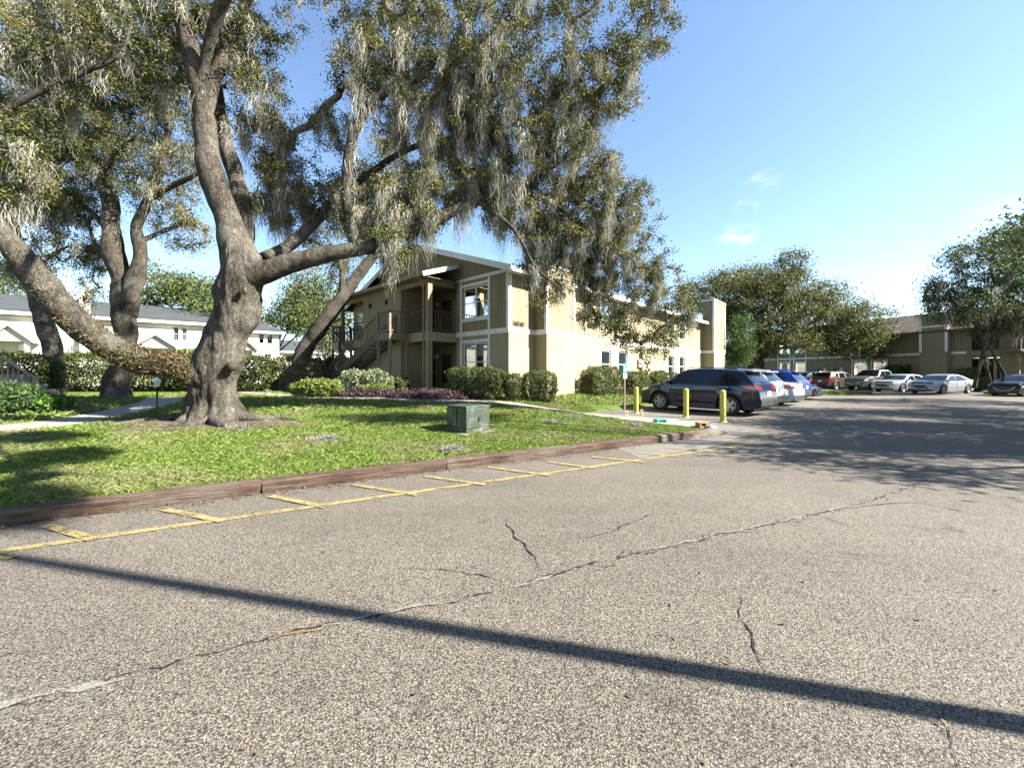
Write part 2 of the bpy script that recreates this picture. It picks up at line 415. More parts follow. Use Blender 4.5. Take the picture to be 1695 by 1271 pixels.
# bare soil round the oak
def dirt(name, c, rx, ry, seed, dz=.02):
    rg = random.Random(seed); vs = [(c[0], c[1], g(*c) + dz + .02)]; n = 48; rings = 6
    ph = [rg.random() * 6.28 for _ in range(4)]
    for r in range(1, rings + 1):
        for k in range(n):
            a = 2 * math.pi * k / n; wob = 1 + .14 * math.sin(3 * a + ph[0]) + .09 * math.sin(7 * a + ph[1]) + .05 * math.sin(13 * a + ph[2])
            x = c[0] + math.cos(a) * rx * wob * r / rings; y = c[1] + math.sin(a) * ry * wob * r / rings
            vs.append((x, y, g(x, y) + dz * (1 - .8 * (r / rings)) + .012 * math.sin(5 * a + r) * (r < rings) - (.03 if r == rings else 0) + .02))
    fs = [(0, 1 + k, 1 + (k + 1) % n) for k in range(n)]
    for r in range(rings - 1):
        for k in range(n):
            a = 1 + r * n; fs.append((a + k, a + n + k, a + n + (k + 1) % n, a + (k + 1) % n))
    mb = MB(); mb.add(vs, fs); return tag(mb.build(name, M['soil'], smooth=True), kind='structure')
OAK = (-7.05, 9.35)
dirt('soil_round_oak', (OAK[0] + .1, OAK[1] - .1), 2.0, 1.25, 3, .05)
dirt('planting_soil', (-6.6, 17.1), 3.2, 1.0, 5, .03)
dirt('planting_soil', (-1.6, 16.1), 2.3, .65, 6, .03)

# landscape timbers as kerb, one thing each (8 ft long)
def mk_timber():
    m = mat('weathered_timber', (.2, .12, .07), .9, spec=.2); n = N(m)
    oi = n.n("ShaderNodeObjectInfo")
    vec = n.n("ShaderNodeMapping", {'Vector': n.obj(), 'Scale': (.7, 9, 9)})
    a = n.n("ShaderNodeTexNoise", {'Scale': 3.0, 'Detail': 8.0, 'Roughness': .7, 'Vector': vec.outputs[0]}).outputs[0]
    b = n.noise(2.2, 5, .6)
    c = n.ramp(a, [(.30, (.014, .009, .007)), (.48, (.05, .030, .021)), (.62, (.095, .060, .042)), (.8, (.19, .145, .11))])
    c = n.mix(n.math('MULTIPLY', n.rng(b, .4, .6), oi.outputs['Random']), c, (.17, .155, .13))
    n.col(c); n.bump(a, 1, .03); return m
M['timber'] = mk_timber()
kd = math.atan2(KD.y, KD.x)
looks = ['dark weathered timber kerb log at the far left edge of the lawn', 'reddish brown timber kerb log, the near long one left of the first joint', 'grey brown timber kerb log with a dark stained face, second from the left joint',
         'pale timber kerb log in the middle of the lawn edge', 'timber kerb log before the last joint, with leaf litter at its foot', 'last timber kerb log, at the right tip of the lawn, with a slanted end']
for i in range(6):
    a0 = -2.72 + 2.44 * i + .01; L = 2.415
    pc = KO + KD * (a0 + L / 2) + KN * .075
    rg = random.Random(40 + i); mb = MB(); nseg = 36; rings = []
    for k in range(nseg + 1):
        x = -L / 2 + L * k / nseg; prof = [(-.075, 0), (-.08, .06), (-.08, .13), (-.068, .158), (.0, .168), (.068, .158), (.08, .12), (.075, 0)]
        sh = (1 if 0 < k < nseg else .93); r = []
        for (yy, zz) in prof:
            nz = noise.noise(Vector((x * 1.6 + i * 9, yy * 14, zz * 14))) * .012 + noise.noise(Vector((x * 9 + i * 5, yy * 30, zz * 30))) * .005
            zt = zz * sh
            if i == 5 and k > nseg - 7: zt *= (nseg - k + 3) / 9
            r.append((x + (.02 * zz / .16 if k == nseg else 0), yy + nz, max(0, zt + nz * (zz > 0))))
        rings.append(r)
    n = 8; vs = [p for r in rings for p in r]
    fs = [(j * n + k, j * n + (k + 1) % n, (j + 1) * n + (k + 1) % n, (j + 1) * n + k) for j in range(nseg) for k in range(n)] + [tuple(range(n)), tuple(nseg * n + k for k in range(n))]
    mb.add(vs, fs); ob = mb.build('kerb_timber', M['timber'], smooth=False)
    ob.location = (pc.x, pc.y, 0.002); ob.rotation_euler = (0, 0, kd + rg.uniform(-.006, .006))
    tag(ob, looks[i], 'kerb log', 'timber logs edging the lawn')

# painted marks
def mk_worn(name, c, wear):
    m = mat(name, c, .7, spec=.3); n = N(m)
    v = n.n("ShaderNodeTexVoronoi", {'Scale': 85.0, 'Vector': n.obj()})
    c2 = n.mix(n.rng(v.outputs['Distance'], .3, .6), c, tuple(x * .55 for x in c)); n.col(c2)
    k = n.math('ADD', n.noise(7, 6, .7), n.math('MULTIPLY', n.noise(90, 3, .6), .5))
    al = n.rng(k, wear, wear + .12, 0, 1); n.l(al, n.b.inputs['Alpha']); n.bump(n.math('SUBTRACT', 1.0, v.outputs['Distance']), .5, .004); return m
M['yline'] = mk_worn('yellow_line_paint', (.30, .24, .10), .62)
M['wline'] = mk_worn('white_line_paint', (.24, .235, .22), .70)
def paint(segs, wd, m, name, z=.008):
    mb = MB(); last = None
    for k, (p, q) in enumerate(segs):
        a = G0(*p); b = G0(*q); t = (b - a); t.z = 0; t.normalize(); s_ = Vector((-t.y, t.x, 0)) * wd / 2; zz = Vector((0, 0, z + .0008 * (k % 3)))
        mb.add([a - s_ + zz, b - s_ + zz, b + s_ + zz, a + s_ + zz], [(0, 1, 2, 3)])
    return tag(mb.build(name, m, fix=False), kind='structure')
paint([((-260, 950), (1252, 734))], .10, M['yline'], 'yellow_edge_line')
paint([((77, 871), (155, 894)), ((270, 844), (370, 864)), ((447, 822), (543, 841)), ((585, 803), (692, 820)), ((702, 789), (803, 803)), ((806, 774), (912, 788)),
       ((905, 765), (988, 776)), ((980, 757), (1068, 766)), ((1040, 749), (1126, 757)), ((1100, 741), (1180, 748)), ((-60, 905), (20, 925))], .085, M['yline'], 'yellow_hatch_marks', .0125)
# bay lines
mb = MB()
for i in range(14):
    s0 = 1.25 + 3.05 * i
    a, b = uvp(s0 + .35 * 5.2, 4.2), uvp(s0 - .0, 9.0); 
    a = Vector((*a, .009)); b = Vector((*b, .009)); t = (b - a).normalized(); s_ = Vector((-t.y, t.x, 0)) * .05
    mb.add([a - s_, b - s_, b + s_, a + s_], [(0, 1, 2, 3)])
tag(mb.build('white_bay_lines', M['wline'], fix=False), kind='structure')

# cracks and the old seam: ragged ribbons on the asphalt
M['crack'] = mk_worn('crack_dark', (.012, .011, .01), .45)
M['seal'] = mk_worn('seam_grit', (.2, .19, .165), .60)
M['litter'] = mk_worn('dry_litter', (.17, .115, .045), .62)
def crack(name, pts, wd, m, z, seed, jag=.02, gaps=0):
    rg = random.Random(seed); P3 = [G0(*p) for p in pts]; pl, _ = crom(P3, [1] * len(P3), .03); mb = MB(); rows = []
    for i, p in enumerate(pl):
        t = (pl[min(i + 1, len(pl) - 1)] - pl[max(i - 1, 0)]).normalized(); s_ = Vector((-t.y, t.x, 0))
        j = noise.noise(Vector((i * .13, seed, 0))) * jag * 2.5 + noise.noise(Vector((i * .5, seed, 3))) * jag
        ww = wd * (.35 + abs(noise.noise(Vector((i * .21, seed, 7)))) * 2.2) * min(1, i / 8, (len(pl) - 1 - i) / 8 + .02)
        rows.append((p + s_ * (j - ww / 2), p + s_ * (j + ww / 2), noise.noise(Vector((i * .05, seed, 11)))))
    for i in range(len(rows) - 1):
        if rows[i][2] < gaps - 1: continue
        if gaps and rows[i][2] < gaps - .5: continue
        a, b = rows[i], rows[i + 1]; zz = Vector((0, 0, z)); mb.add([a[0] + zz, b[0] + zz, b[1] + zz, a[1] + zz], [(0, 1, 2, 3)])
    return tag(mb.build(name, m, fix=False), kind='structure')
seam = [(-150, 1225), (0, 1172), (140, 1140), (260, 1105), (390, 1070), (560, 1030), (700, 1004), (848, 972), (960, 938), (1060, 915), (1180, 888), (1290, 864), (1390, 842), (1480, 815), (1535, 792)]
M['seamcrack'] = mk_worn('seam_crack', (.014, .013, .012), .68)
crack('asphalt_seam_crack', seam, .017, M['seamcrack'], .0045, 1, .025)
crack('asphalt_seam_crack', [(x, y + 2) for x, y in seam[7:]], .014, M['seamcrack'], .0052, 8, .05)
crack('asphalt_seam_grit', [(-150, 1222), (0, 1169), (120, 1142), (252, 1112)], .05, M['seal'], .0062, 2, .012)
crack('asphalt_seam_grit', [(340, 1083), (560, 1031), (700, 1003), (848, 973), (960, 939)], .024, M['seal'], .0066, 3, .015, .3)
crack('asphalt_seam_grit', [(1000, 929), (1180, 887), (1290, 863), (1390, 841), (1440, 829)], .03, M['seal'], .0064, 4, .02, .45)
crack('dry_leaf_litter_line', [(300, 1093), (350, 1083), (400, 1069), (480, 1050), (560, 1033)], .022, M['litter'], .0078, 5, .02, .42)
for sd_, pl_ in enumerate([[(836, 858), (848, 885), (870, 905), (888, 928), (903, 946)], [(1228, 984), (1222, 1008), (1232, 1035), (1246, 1060), (1257, 1090), (1266, 1112), (1300, 1148), (1325, 1170)],
                           [(1452, 1040), (1470, 1062), (1492, 1086)], [(1058, 1072), (1090, 1090), (1110, 1100)], [(1062, 1120), (1040, 1160), (1035, 1185)], [(205, 1086), (212, 1098), (230, 1112)],
                           [(655, 944), (740, 944), (840, 962)], [(1400, 842), (1500, 832), (1560, 840), (1640, 856)], [(1270, 952), (1262, 968), (1268, 978)], [(960, 890), (1010, 880), (1080, 850)], [(1570, 1165), (1575, 1220), (1590, 1300)]]):
    crack('asphalt_crack', pl_, .009 if pl_[0][1] > 900 else .013, M['crack'], .0048, 20 + sd_, .022)
# ================================================================ PLANTS
def mesh_quads(name, V4, tint, m, parent=None, tri=False):
    """V4: (n,k,3) vertices of n faces; tint (n,3)."""
    n, k = V4.shape[:2]; me = bpy.data.meshes.new(name)
    me.vertices.add(n * k); me.vertices.foreach_set('co', V4.astype(np.float32).ravel())
    me.loops.add(n * k); me.loops.foreach_set('vertex_index', np.arange(n * k, dtype=np.int32))
    me.polygons.add(n); me.polygons.foreach_set('loop_start', np.arange(0, n * k, k, dtype=np.int32)); me.polygons.foreach_set('loop_total', np.full(n, k, dtype=np.int32))
    me.update(calc_edges=True)
    at = me.color_attributes.new('tint', 'FLOAT_COLOR', 'POINT')
    c = np.concatenate([np.repeat(tint, k, 0), np.ones((n * k, 1))], 1).astype(np.float32); at.data.foreach_set('color', c.ravel())
    me.validate()
    return link(name, me, m, parent)
def unit(a): return a / np.maximum(np.linalg.norm(a, axis=-1, keepdims=True), 1e-9)
def leaf_quads(pos, ln, wd, rg, nrm_bias=None, droop=0.0):
    n = len(pos); d = rg.normal(size=(n, 3)); d[:, 2] -= droop; d = unit(d)
    nr = rg.normal(size=(n, 3))
    if nrm_bias is not None: nr = nr * .8 + nrm_bias
    s = unit(np.cross(d, nr)); L = ln * rg.uniform(.7, 1.35, (n, 1)); W = wd * rg.uniform(.7, 1.3, (n, 1))
    up = np.cross(s, d) * L * .12
    return np.stack([pos, pos + d * L * .55 + s * W * .5 + up, pos + d * L, pos + d * L * .45 - s * W * .5 + up], 1)
def palette(rg, n, cols, jit=.18):
    c = np.array(cols)[rg.integers(0, len(cols), n)]; return np.clip(c * rg.uniform(1 - jit, 1 + jit, (n, 1)) * rg.uniform(.93, 1.07, (n, 3)), 0, 1)
OAKLEAF = [(.05, .062, .016), (.075, .085, .02), (.12, .115, .03), (.03, .04, .013), (.17, .15, .045), (.06, .07, .022)]
def moss_strands(pts, rg, nstr=34, Lr=(.35, 1.1), spread=.13, wd=.014, tone=1.0):
    """hanging Spanish moss: many thin wavy ribbons hanging from every point"""
    out = []; tint = []
    for p in pts:
        n = max(6, int(nstr * rg.uniform(.5, 1.4))); L0 = rg.uniform(*Lr)
        a = rg.normal(size=(n, 3)) * [spread, spread, .05]; st = np.array(p) + a
        L = L0 * rg.uniform(.25, 1.0, n) * np.exp(-(a[:, 0] ** 2 + a[:, 1] ** 2) / (2 * spread * spread) * .35)
        seg = 6; th = rg.uniform(0, 6.28, n); cur = st; w0 = wd * rg.uniform(.5, 1.4, n)
        base = tone * np.array([.32, .305, .25]) * rg.uniform(.6, 1.25) * (1 if rg.random() > .2 else np.array([.8, .82, .7]))
        for k in range(seg):
            th2 = th + rg.normal(size=n) * .6; wa = w0 * (1 - k / seg) ** .6; wb = w0 * max(.12, (1 - (k + 1) / seg) ** .6)
            side = np.stack([np.cos(th2), np.sin(th2), np.zeros(n)], 1)
            nx = cur + np.stack([rg.normal(size=n) * .05 * L ** .5, rg.normal(size=n) * .05 * L ** .5, -L / seg], 1) + (np.array(p) - cur) * [.10, .10, 0]
            out.append(np.stack([cur - side * wa[:, None], cur + side * wa[:, None], nx + side * wb[:, None], nx - side * wb[:, None]], 1))
            tint.append(np.clip(base * rg.uniform(.75, 1.25, (n, 1)), 0, 1)); cur = nx
    return np.concatenate(out), np.concatenate(tint)

def bark_disp(seed, amp, flare=0, nl=5, fh=.25):
    def f(q, dr, r, an, t):
        a = noise.noise(q * 1.4 + Vector((seed, 0, 0))) * amp * 2.0 * r
        b = noise.noise(Vector((q.x * 7, q.y * 7, q.z * 1.6 + seed))) * amp * .55 * min(r, .5)
        k = (.5 - abs(noise.noise(Vector((q.x * 13, q.y * 13, q.z * 3 + seed))))) * amp * .5 * min(r, .4) + noise.noise(Vector((q.x * 2.7, q.y * 2.7, q.z * 2.7 + seed))) * amp * .8 * min(r, .6)
        e = 0
        if flare and t < fh:
            u_ = 1 - t / fh; e = r * flare * u_ ** 2.3 * (.45 + .55 * math.cos(an * nl + seed) + .35 * math.cos(an * 2 + seed * 2))
        return q + dr * (a + b + k + e)
    return f

class Tree:
    def __init__(s, name, label, base, seed, group=None, cat='tree'):
        s.root = empty(name, base, 0, label, cat, group); s.base = Vector(base); s.rg = np.random.default_rng(seed); s.seed = seed; s.thick = .72
        s.limbs = []; s.nodes = []; s.par = []; s.cnt = []; s.rad = []
    def limb(s, pts, rad, sides=14, amp=.12, flare=0, nl=5, fh=.25, step=.12, grow=.0):
        """grow: fraction of the limb from which twigs may start"""
        pl, rl = crom(pts, rad, step); rl = [r * s.thick for r in rl]; s.limbs.append((pl, rl, sides, amp, flare, nl, fh))
        i0 = int(len(pl) * grow)
        for i in range(i0, len(pl), 2): s.nodes.append(tuple(pl[i])); s.par.append(-1); s.rad.append(rl[i])
    def wood(s, mat_, name='trunk', mlist=None):
        mb = MB()
        for i, (pl, rl, sides, amp, flare, nl, fh) in enumerate(s.limbs):
            mb.tube([p - s.base for p in pl], rl, sides, True, bark_disp(s.seed + i * 3.3, amp, flare, nl, fh) if amp else None)
        return mb.build(name, mat_, s.root, True, fix=False)
    def crown(s, blobs, n, sub=4, jit=.16, arch=.10):
        """clump centres sampled in blobs (centre, radii, weight); each joined to the nearest wood"""
        rg = s.rg; W = np.array([b[2] for b in blobs], float); W /= W.sum(); C = []
        for _ in range(n):
            b = blobs[rg.choice(len(blobs), p=W)]; d = rg.normal(size=3); d /= np.linalg.norm(d); rr = rg.random() ** .42
            C.append(np.array(b[0]) + d * rr * np.array(b[1]))
        C = np.array(C); nodes = np.array(s.nodes); nn = len(nodes)
        cap = np.zeros((nn + n * (sub + 1), 3)); cap[:nn] = nodes
        par = list(s.par); own = list(range(nn)); s.chains = []; parent_of = {}
        left = C.copy(); dist = np.full(len(left), 1e9); near = np.zeros(len(left), int); alive = np.ones(len(left), bool)
        def upd(a, b):
            nonlocal dist, near
            for i in range(a, b):
                d = np.linalg.norm(left - cap[i], axis=1); m_ = d < dist; dist[m_] = d[m_]; near[m_] = i
        upd(0, nn); cnt = nn
        order_noise = rg.uniform(.6, 1.6, len(left)); tips = []
        for _ in range(len(left)):
            k = np.argmin(np.where(alive, dist * order_noise, 1e9)); alive[k] = False
            a = cap[near[k]]; b = left[k]; L = np.linalg.norm(b - a); prev = near[k]; ch = [prev]; st = cnt
            off = rg.normal(size=3) * jit * L
            for j in range(1, sub + 1):
                t = j / sub; p = a + (b - a) * t + (off * math.sin(math.pi * t) + rg.normal(size=3) * .02 * L * (j < sub)); p[2] += arch * L * math.sin(math.pi * t)
                cap[cnt] = p; parent_of[cnt] = prev; prev = cnt; ch.append(cnt); cnt += 1
            upd(st, cnt); s.chains.append(ch); tips.append(b)
        s.cap = cap[:cnt]; s.tips = np.array(tips); s.nn = nn
        num = np.zeros(cnt)
        for ch in s.chains: num[ch[-1]] += 1
        for i in range(cnt - 1, nn - 1, -1): num[parent_of[i]] += num[i]
        s.num = num
    def twigs(s, mat_, r0=.007, p=.5, name='branches', rmax=.09, parent=None):
        mb = MB()
        for ch in s.chains:
            pts = [Vector(s.cap[i]) - s.base for i in ch]
            rr = [min(rmax, r0 * (s.num[i] ** p) + .002) for i in ch[1:]]; rr = [min(rr[0] * 1.05, rmax)] + rr
            mb.tube(pts, rr, 5 if rr[0] > .02 else 3, False)
        return mb.build(name, mat_, parent or s.root, True, fix=False)
    def leaves(s, per, size, spread, cols, name='crown', flat=.6, m='leaf', clumpvar=True, droop=.25):
        rg = s.rg; n = len(s.tips); k = rg.poisson(per, n); idx = np.repeat(np.arange(n), k)
        # leaves sit both on the tip clump and along the last twig
        pos = s.tips[idx] + rg.normal(size=(len(idx), 3)) * spread * [1, 1, flat]
        along = rg.random(len(idx)) < .3
        prev = s.cap[np.array([c[-2] for c in s.chains])][idx]; t = rg.random((len(idx), 1))
        pos = np.where(along[:, None], s.tips[idx] * (1 - t) + prev * t + rg.normal(size=(len(idx), 3)) * spread * .45, pos)
        nb = np.tile(np.array([[0, 0, .7]]), (len(idx), 1))
        q = leaf_quads(pos - np.array(s.base), size, size * .5, rg, nb, droop)
        ct = palette(rg, n, cols, .22)[idx]; lt = palette(rg, len(idx), cols, .2); tint = ct * .55 + lt * .45
        return mesh_quads(name, q, tint, M[m], s.root)
    def moss(s, npts, Lr=(.4, 1.2), nstr=34, spread=.13, wd=.014, box=None, tone=1.0, name='hanging_moss'):
        rg = s.rg; P_ = s.cap; pts = []
        wlim = np.concatenate([np.full(s.nn, 3.0), np.minimum(s.num[s.nn:] ** .5, 3)])
        if box is not None:
            px = CX + P_[:, 0] / P_[:, 1] * F; py = HY - (P_[:, 2] - CAMH) / P_[:, 1] * F
            wlim = wlim * box(px, py)
        wlim /= wlim.sum(); ids = rg.choice(len(P_), npts, p=wlim)
        pts = P_[ids] - np.array(s.base) + rg.normal(size=(npts, 3)) * [.04, .04, .02]
        q, t = moss_strands(pts, rg, nstr, Lr, spread, wd, tone); return mesh_quads(name, q, t, M['moss'], s.root)

def PP(px, py, Y): return P(px, py, Y)
def blob(px, py, rx, ry, Y, rY, wgt=None):
    c = P(px, py, Y); s_ = Y / F
    return (tuple(c), (rx * s_, rY, ry * s_), wgt if wgt else rx * ry * (Y / 10) ** 2)

# ---------------------------------------------------------------- the big oak
zt = g(*OAK)
T = Tree('oak_tree', 'huge old live oak with a forked twisting trunk, nearest on the lawn', (OAK[0], OAK[1], zt - .05), 11)
Y0 = 9.4
T.limb([P(350, 712, Y0), P(352, 690, Y0), P(352, 660, Y0), P(354, 630, Y0), P(363, 590, Y0), P(378, 540, Y0), P(392, 495, Y0), P(400, 455, Y0), P(402, 425, Y0), P(398, 400, Y0)],
       [.86, .74, .68, .65, .66, .64, .60, .60, .56, .42], 130, .17, .55, 5, .22, .035, .9)
T.limb([P(398, 470, Y0 + .05), P(392, 425, Y0), P(383, 380, Y0 - .05), P(366, 335, Y0 - .1), P(350, 292, Y0 - .1), P(343, 255, Y0 - .1), P(338, 205, Y0 - .1), P(330, 150, Y0 - .15), P(318, 95, Y0 - .2), P(305, 40, Y0 - .3), P(285, -30, Y0 - .5), P(250, -110, Y0 - .8)],
       [.5, .45, .40, .36, .33, .31, .31, .29, .26, .22, .18, .1], 36, .13, step=.06, grow=.45)
T.limb([P(336, 190, Y0 - .1), P(352, 140, Y0), P(368, 100, Y0 + .1), P(385, 60, Y0 + .3), P(410, 0, Y0 + .6), P(450, -80, Y0 + 1)], [.24, .22, .2, .18, .14, .08], 20, .1, step=.08, grow=.2)
T.limb([P(402, 440, Y0 + .4), P(402, 390, Y0 + .5), P(398, 335, Y0 + .5), P(388, 285, Y0 + .6), P(374, 240, Y0 + .6), P(362, 180, Y0 + .7), P(352, 110, Y0 + .9), P(360, 30, Y0 + 1.2), P(380, -60, Y0 + 1.5)],
       [.38, .34, .29, .27, .24, .22, .2, .16, .1], 24, .12, step=.07, grow=.4)
# right limb
T.limb([P(380, 480, Y0), P(408, 458, Y0), P(440, 448, Y0), P(470, 440, Y0 + .05), P(505, 430, Y0 + .1), P(560, 418, Y0 + .2), P(615, 407, Y0 + .4), P(660, 392, Y0 + .6), P(705, 372, Y0 + .8), P(750, 350, Y0 + 1), P(800, 330, Y0 + 1.2), P(850, 308, Y0 + 1.4), P(905, 280, Y0 + 1.6), P(955, 240, Y0 + 1.8), P(990, 180, Y0 + 2)],
       [.48, .42, .36, .31, .28, .26, .24, .22, .21, .19, .17, .15, .11, .08, .04], 34, .14, step=.06, grow=.25)
T.limb([P(590, 412, Y0 + .35), P(580, 370, Y0 + .1), P(573, 325, Y0), P(574, 285, Y0), P(582, 235, Y0), P(597, 198, Y0), P(622, 164, Y0), P(652, 146, Y0 + .1), P(682, 149, Y0 + .2), P(704, 160, Y0 + .3), P(726, 146, Y0 + .5), P(750, 110, Y0 + .8), P(790, 70, Y0 + 1.1), P(850, 30, Y0 + 1.5)],
       [.2, .17, .155, .15, .15, .145, .14, .135, .13, .125, .115, .1, .08, .04], 20, .12, step=.06, grow=.15)
T.limb([P(440, 430, Y0 + .3), P(480, 405, Y0 + .9), P(520, 370, Y0 + 1.5), P(560, 330, Y0 + 2.1), P(610, 290, Y0 + 2.6), P(670, 250, Y0 + 3), P(740, 230, Y0 + 3.3), P(820, 220, Y0 + 3.5), P(900, 180, Y0 + 3.6)],
       [.26, .2, .18, .16, .15, .13, .11, .08, .05], 16, .1, step=.1, grow=.1)
T.limb([P(840, 312, Y0 + 1.4), P(900, 330, Y0 + 1.8), P(960, 370, Y0 + 2.3), P(1010, 410, Y0 + 2.8), P(1050, 440, Y0 + 3.2), P(1090, 480, Y0 + 3.5)], [.13, .11, .09, .07, .05, .03], 12, .1, step=.1)
T.limb([P(920, 270, Y0 + 1.6), P(880, 215, Y0 + 1.4), P(925, 172, Y0 + 1.3), P(960, 130, Y0 + 1.2)], [.1, .09, .07, .03], 10, .1, step=.1)
T.limb([P(790, 333, Y0 + 1.2), P(850, 380, Y0 + 1.2), P(885, 440, Y0 + 1.4), P(930, 480, Y0 + 1.8)], [.09, .07, .05, .02], 8, .1, step=.1)
# low left limb
T.limb([P(366, 640, Y0 - .1), P(330, 622, Y0 - .25), P(290, 610, Y0 - .4), P(250, 603, Y0 - .5), P(212, 592, Y0 - .6), P(170, 566, Y0 - .7), P(130, 533, Y0 - .8), P(95, 497, Y0 - .9), P(60, 455, Y0 - 1), P(28, 415, Y0 - 1.1), P(0, 385, Y0 - 1.2), P(-40, 330, Y0 - 1.3), P(-70, 250, Y0 - 1.4), P(-60, 150, Y0 - 1.5), P(-20, 60, Y0 - 1.6)],
       [.36, .36, .34, .33, .34, .36, .36, .34, .31, .29, .28, .26, .22, .16, .08], 34, .14, step=.06, grow=.62)
T.limb([P(-70, 250, Y0 - 1.4), P(0, 190, Y0 - 1.3), P(70, 150, Y0 - 1.2), P(140, 120, Y0 - 1.1), P(200, 90, Y0 - 1), P(215, 40, Y0 - .9)], [.10, .085, .075, .06, .05, .03], 12, .1, step=.1)
T.limb([P(330, 150, Y0 - .15), Vector((-6.2, 8.6, 9.6)), Vector((-3.6, 7.2, 10.0)), Vector((-1.4, 5.6, 9.2)), Vector((.6, 4.4, 7.9)), Vector((2.2, 3.2, 7.0))], [.16, .15, .13, .11, .08, .04], 12, .1, step=.12, grow=.4)
# buttress roots
for a_, L_, r_ in ((-2.9, 1.5, .17), (-2.2, 1.0, .15), (-1.4, .9, .14), (-.6, 1.5, .17), (0, 1.7, .17), (.7, 1.2, .15), (2.6, 1.4, .15), (3.5, 1.9, .14)):
    pts = []; rr = []
    for k in range(9):
        t = k / 8; d_ = .45 + L_ * t; aa = a_ + .35 * math.sin(3.1 * t + a_ * 3)
        x = OAK[0] + math.cos(aa) * d_; y = OAK[1] + math.sin(aa) * d_ * .85
        pts.append(Vector((x, y, g(x, y) + .17 * (1 - t) ** 2 + .015))); rr.append(r_ * (1 - .75 * t))
    T.limb(pts, rr, 12, .22, step=.06, grow=1)
for (bx, by, br, bd) in ((384, 606, .12, -.36), (334, 622, .10, -.42), (405, 480, .10, -.38), (368, 300, .08, -.18)):
    c_ = P(bx, by, Y0 + bd); T.limb([c_ - Vector((0, 0, br)), c_ - Vector((0, 0, br * .6)), c_, c_ + Vector((.02, 0, br * .6)), c_ + Vector((.03, 0, br))], [.02, br * .85, br * 1.05, br * .8, .02], 22, .25, step=.04, grow=1)
T.wood(M['bark'])
blobs = [blob(640, 130, 110, 90, 10, 1.6), blob(740, 100, 120, 110, 10.6, 1.8), blob(860, 110, 130, 120, 11, 2), blob(970, 170, 80, 110, 11.4, 2), blob(1040, 95, 50, 45, 11, 1), blob(1010, 130, 55, 70, 11.2, 1.2),
         blob(740, 230, 110, 90, 11.5, 2), blob(850, 260, 110, 100, 11.5, 2), blob(950, 310, 90, 90, 12, 1.5), blob(1000, 330, 70, 80, 12.2, 1.3), blob(1050, 370, 55, 75, 12.6, 1.2),
         blob(930, 420, 80, 80, 12.4, 1.2), blob(1010, 450, 85, 80, 12.8, 1.1), blob(1080, 470, 55, 60, 13, .9), blob(1110, 530, 42, 50, 13, .7), blob(1040, 545, 45, 45, 13, .7), blob(1140, 500, 20, 35, 13, .5), blob(1075, 565, 55, 35, 13, .9), blob(1000, 520, 60, 35, 12.6, .9), blob(960, 380, 80, 60, 12, 1.2), blob(900, 400, 50, 50, 11.8, .8),
         blob(690, 320, 90, 50, 10.4, 1), blob(640, 350, 70, 55, 10.4, 1), blob(790, 310, 70, 50, 11, 1), blob(640, 400, 45, 35, 9.9, .5, 3200), blob(590, 375, 40, 25, 9.8, .5, 1500), blob(700, 360, 50, 32, 10.2, .5, 3200), blob(650, 440, 20, 20, 9.9, .3, 500), blob(850, 350, 60, 55, 11.2, 1), blob(560, 320, 60, 50, 11, 1), blob(500, 340, 60, 60, 11.2, 1),
         blob(540, 215, 25, 35, 11, .7), blob(590, 110, 40, 60, 10.2, .8), blob(890, 480, 30, 50, 11.5, .5),
         blob(440, 330, 50, 70, 10.6, .9), blob(420, 200, 60, 90, 10.6, 1.1), blob(470, 250, 45, 70, 11, 1), blob(350, 30, 120, 60, 9.6, 1.4), blob(420, 110, 40, 70, 10, .9),
         blob(60, 100, 120, 90, 8.6, 1.3), blob(190, 90, 110, 70, 8.9, 1.3), blob(30, 260, 60, 90, 8.4, .9), blob(250, 30, 100, 60, 9.2, 1.4), blob(600, -60, 260, 90, 10.5, 2), blob(930, -50, 130, 90, 11, 1.6), blob(1075, 30, 60, 60, 11, 1),
         blob(100, -50, 200, 80, 9, 1.6), ((-1.2, 5.0, 8.2), (.7, .5, .4), 8000), ((-.2, 4.2, 7.4), (.6, .5, .3), 6000), ((1.0, 4.9, 7.9), (.6, .4, .3), 10000), ((2.1, 3.9, 7.2), (.5, .4, .3), 10000), ((1.2, 3.3, 6.6), (.4, .3, .2), 6000), ((2.6, 2.3, 6.3), (.5, .35, .25), 9000)]
T.crown(blobs, 3800)
T.twigs(M['twig'], .0055, .5)
T.leaves(84, .07, .125, OAKLEAF + [(.13, .13, .04)])
T.moss(1900, (.25, 1.5), 46, .085, .0065, box=lambda px, py: (.25 + 1.1 * np.exp(-((px - 740) / 190) ** 2 - ((py - 230) / 150) ** 2) + .9 * np.exp(-((px - 480) / 60) ** 2 - ((py - 350) / 70) ** 2) + .9 * np.exp(-((px - 980) / 90) ** 2 - ((py - 430) / 60) ** 2) + .25 * (px < 480) + .45 * np.exp(-((px - 660) / 90) ** 2 - ((py - 390) / 45) ** 2)) * (py < 520))
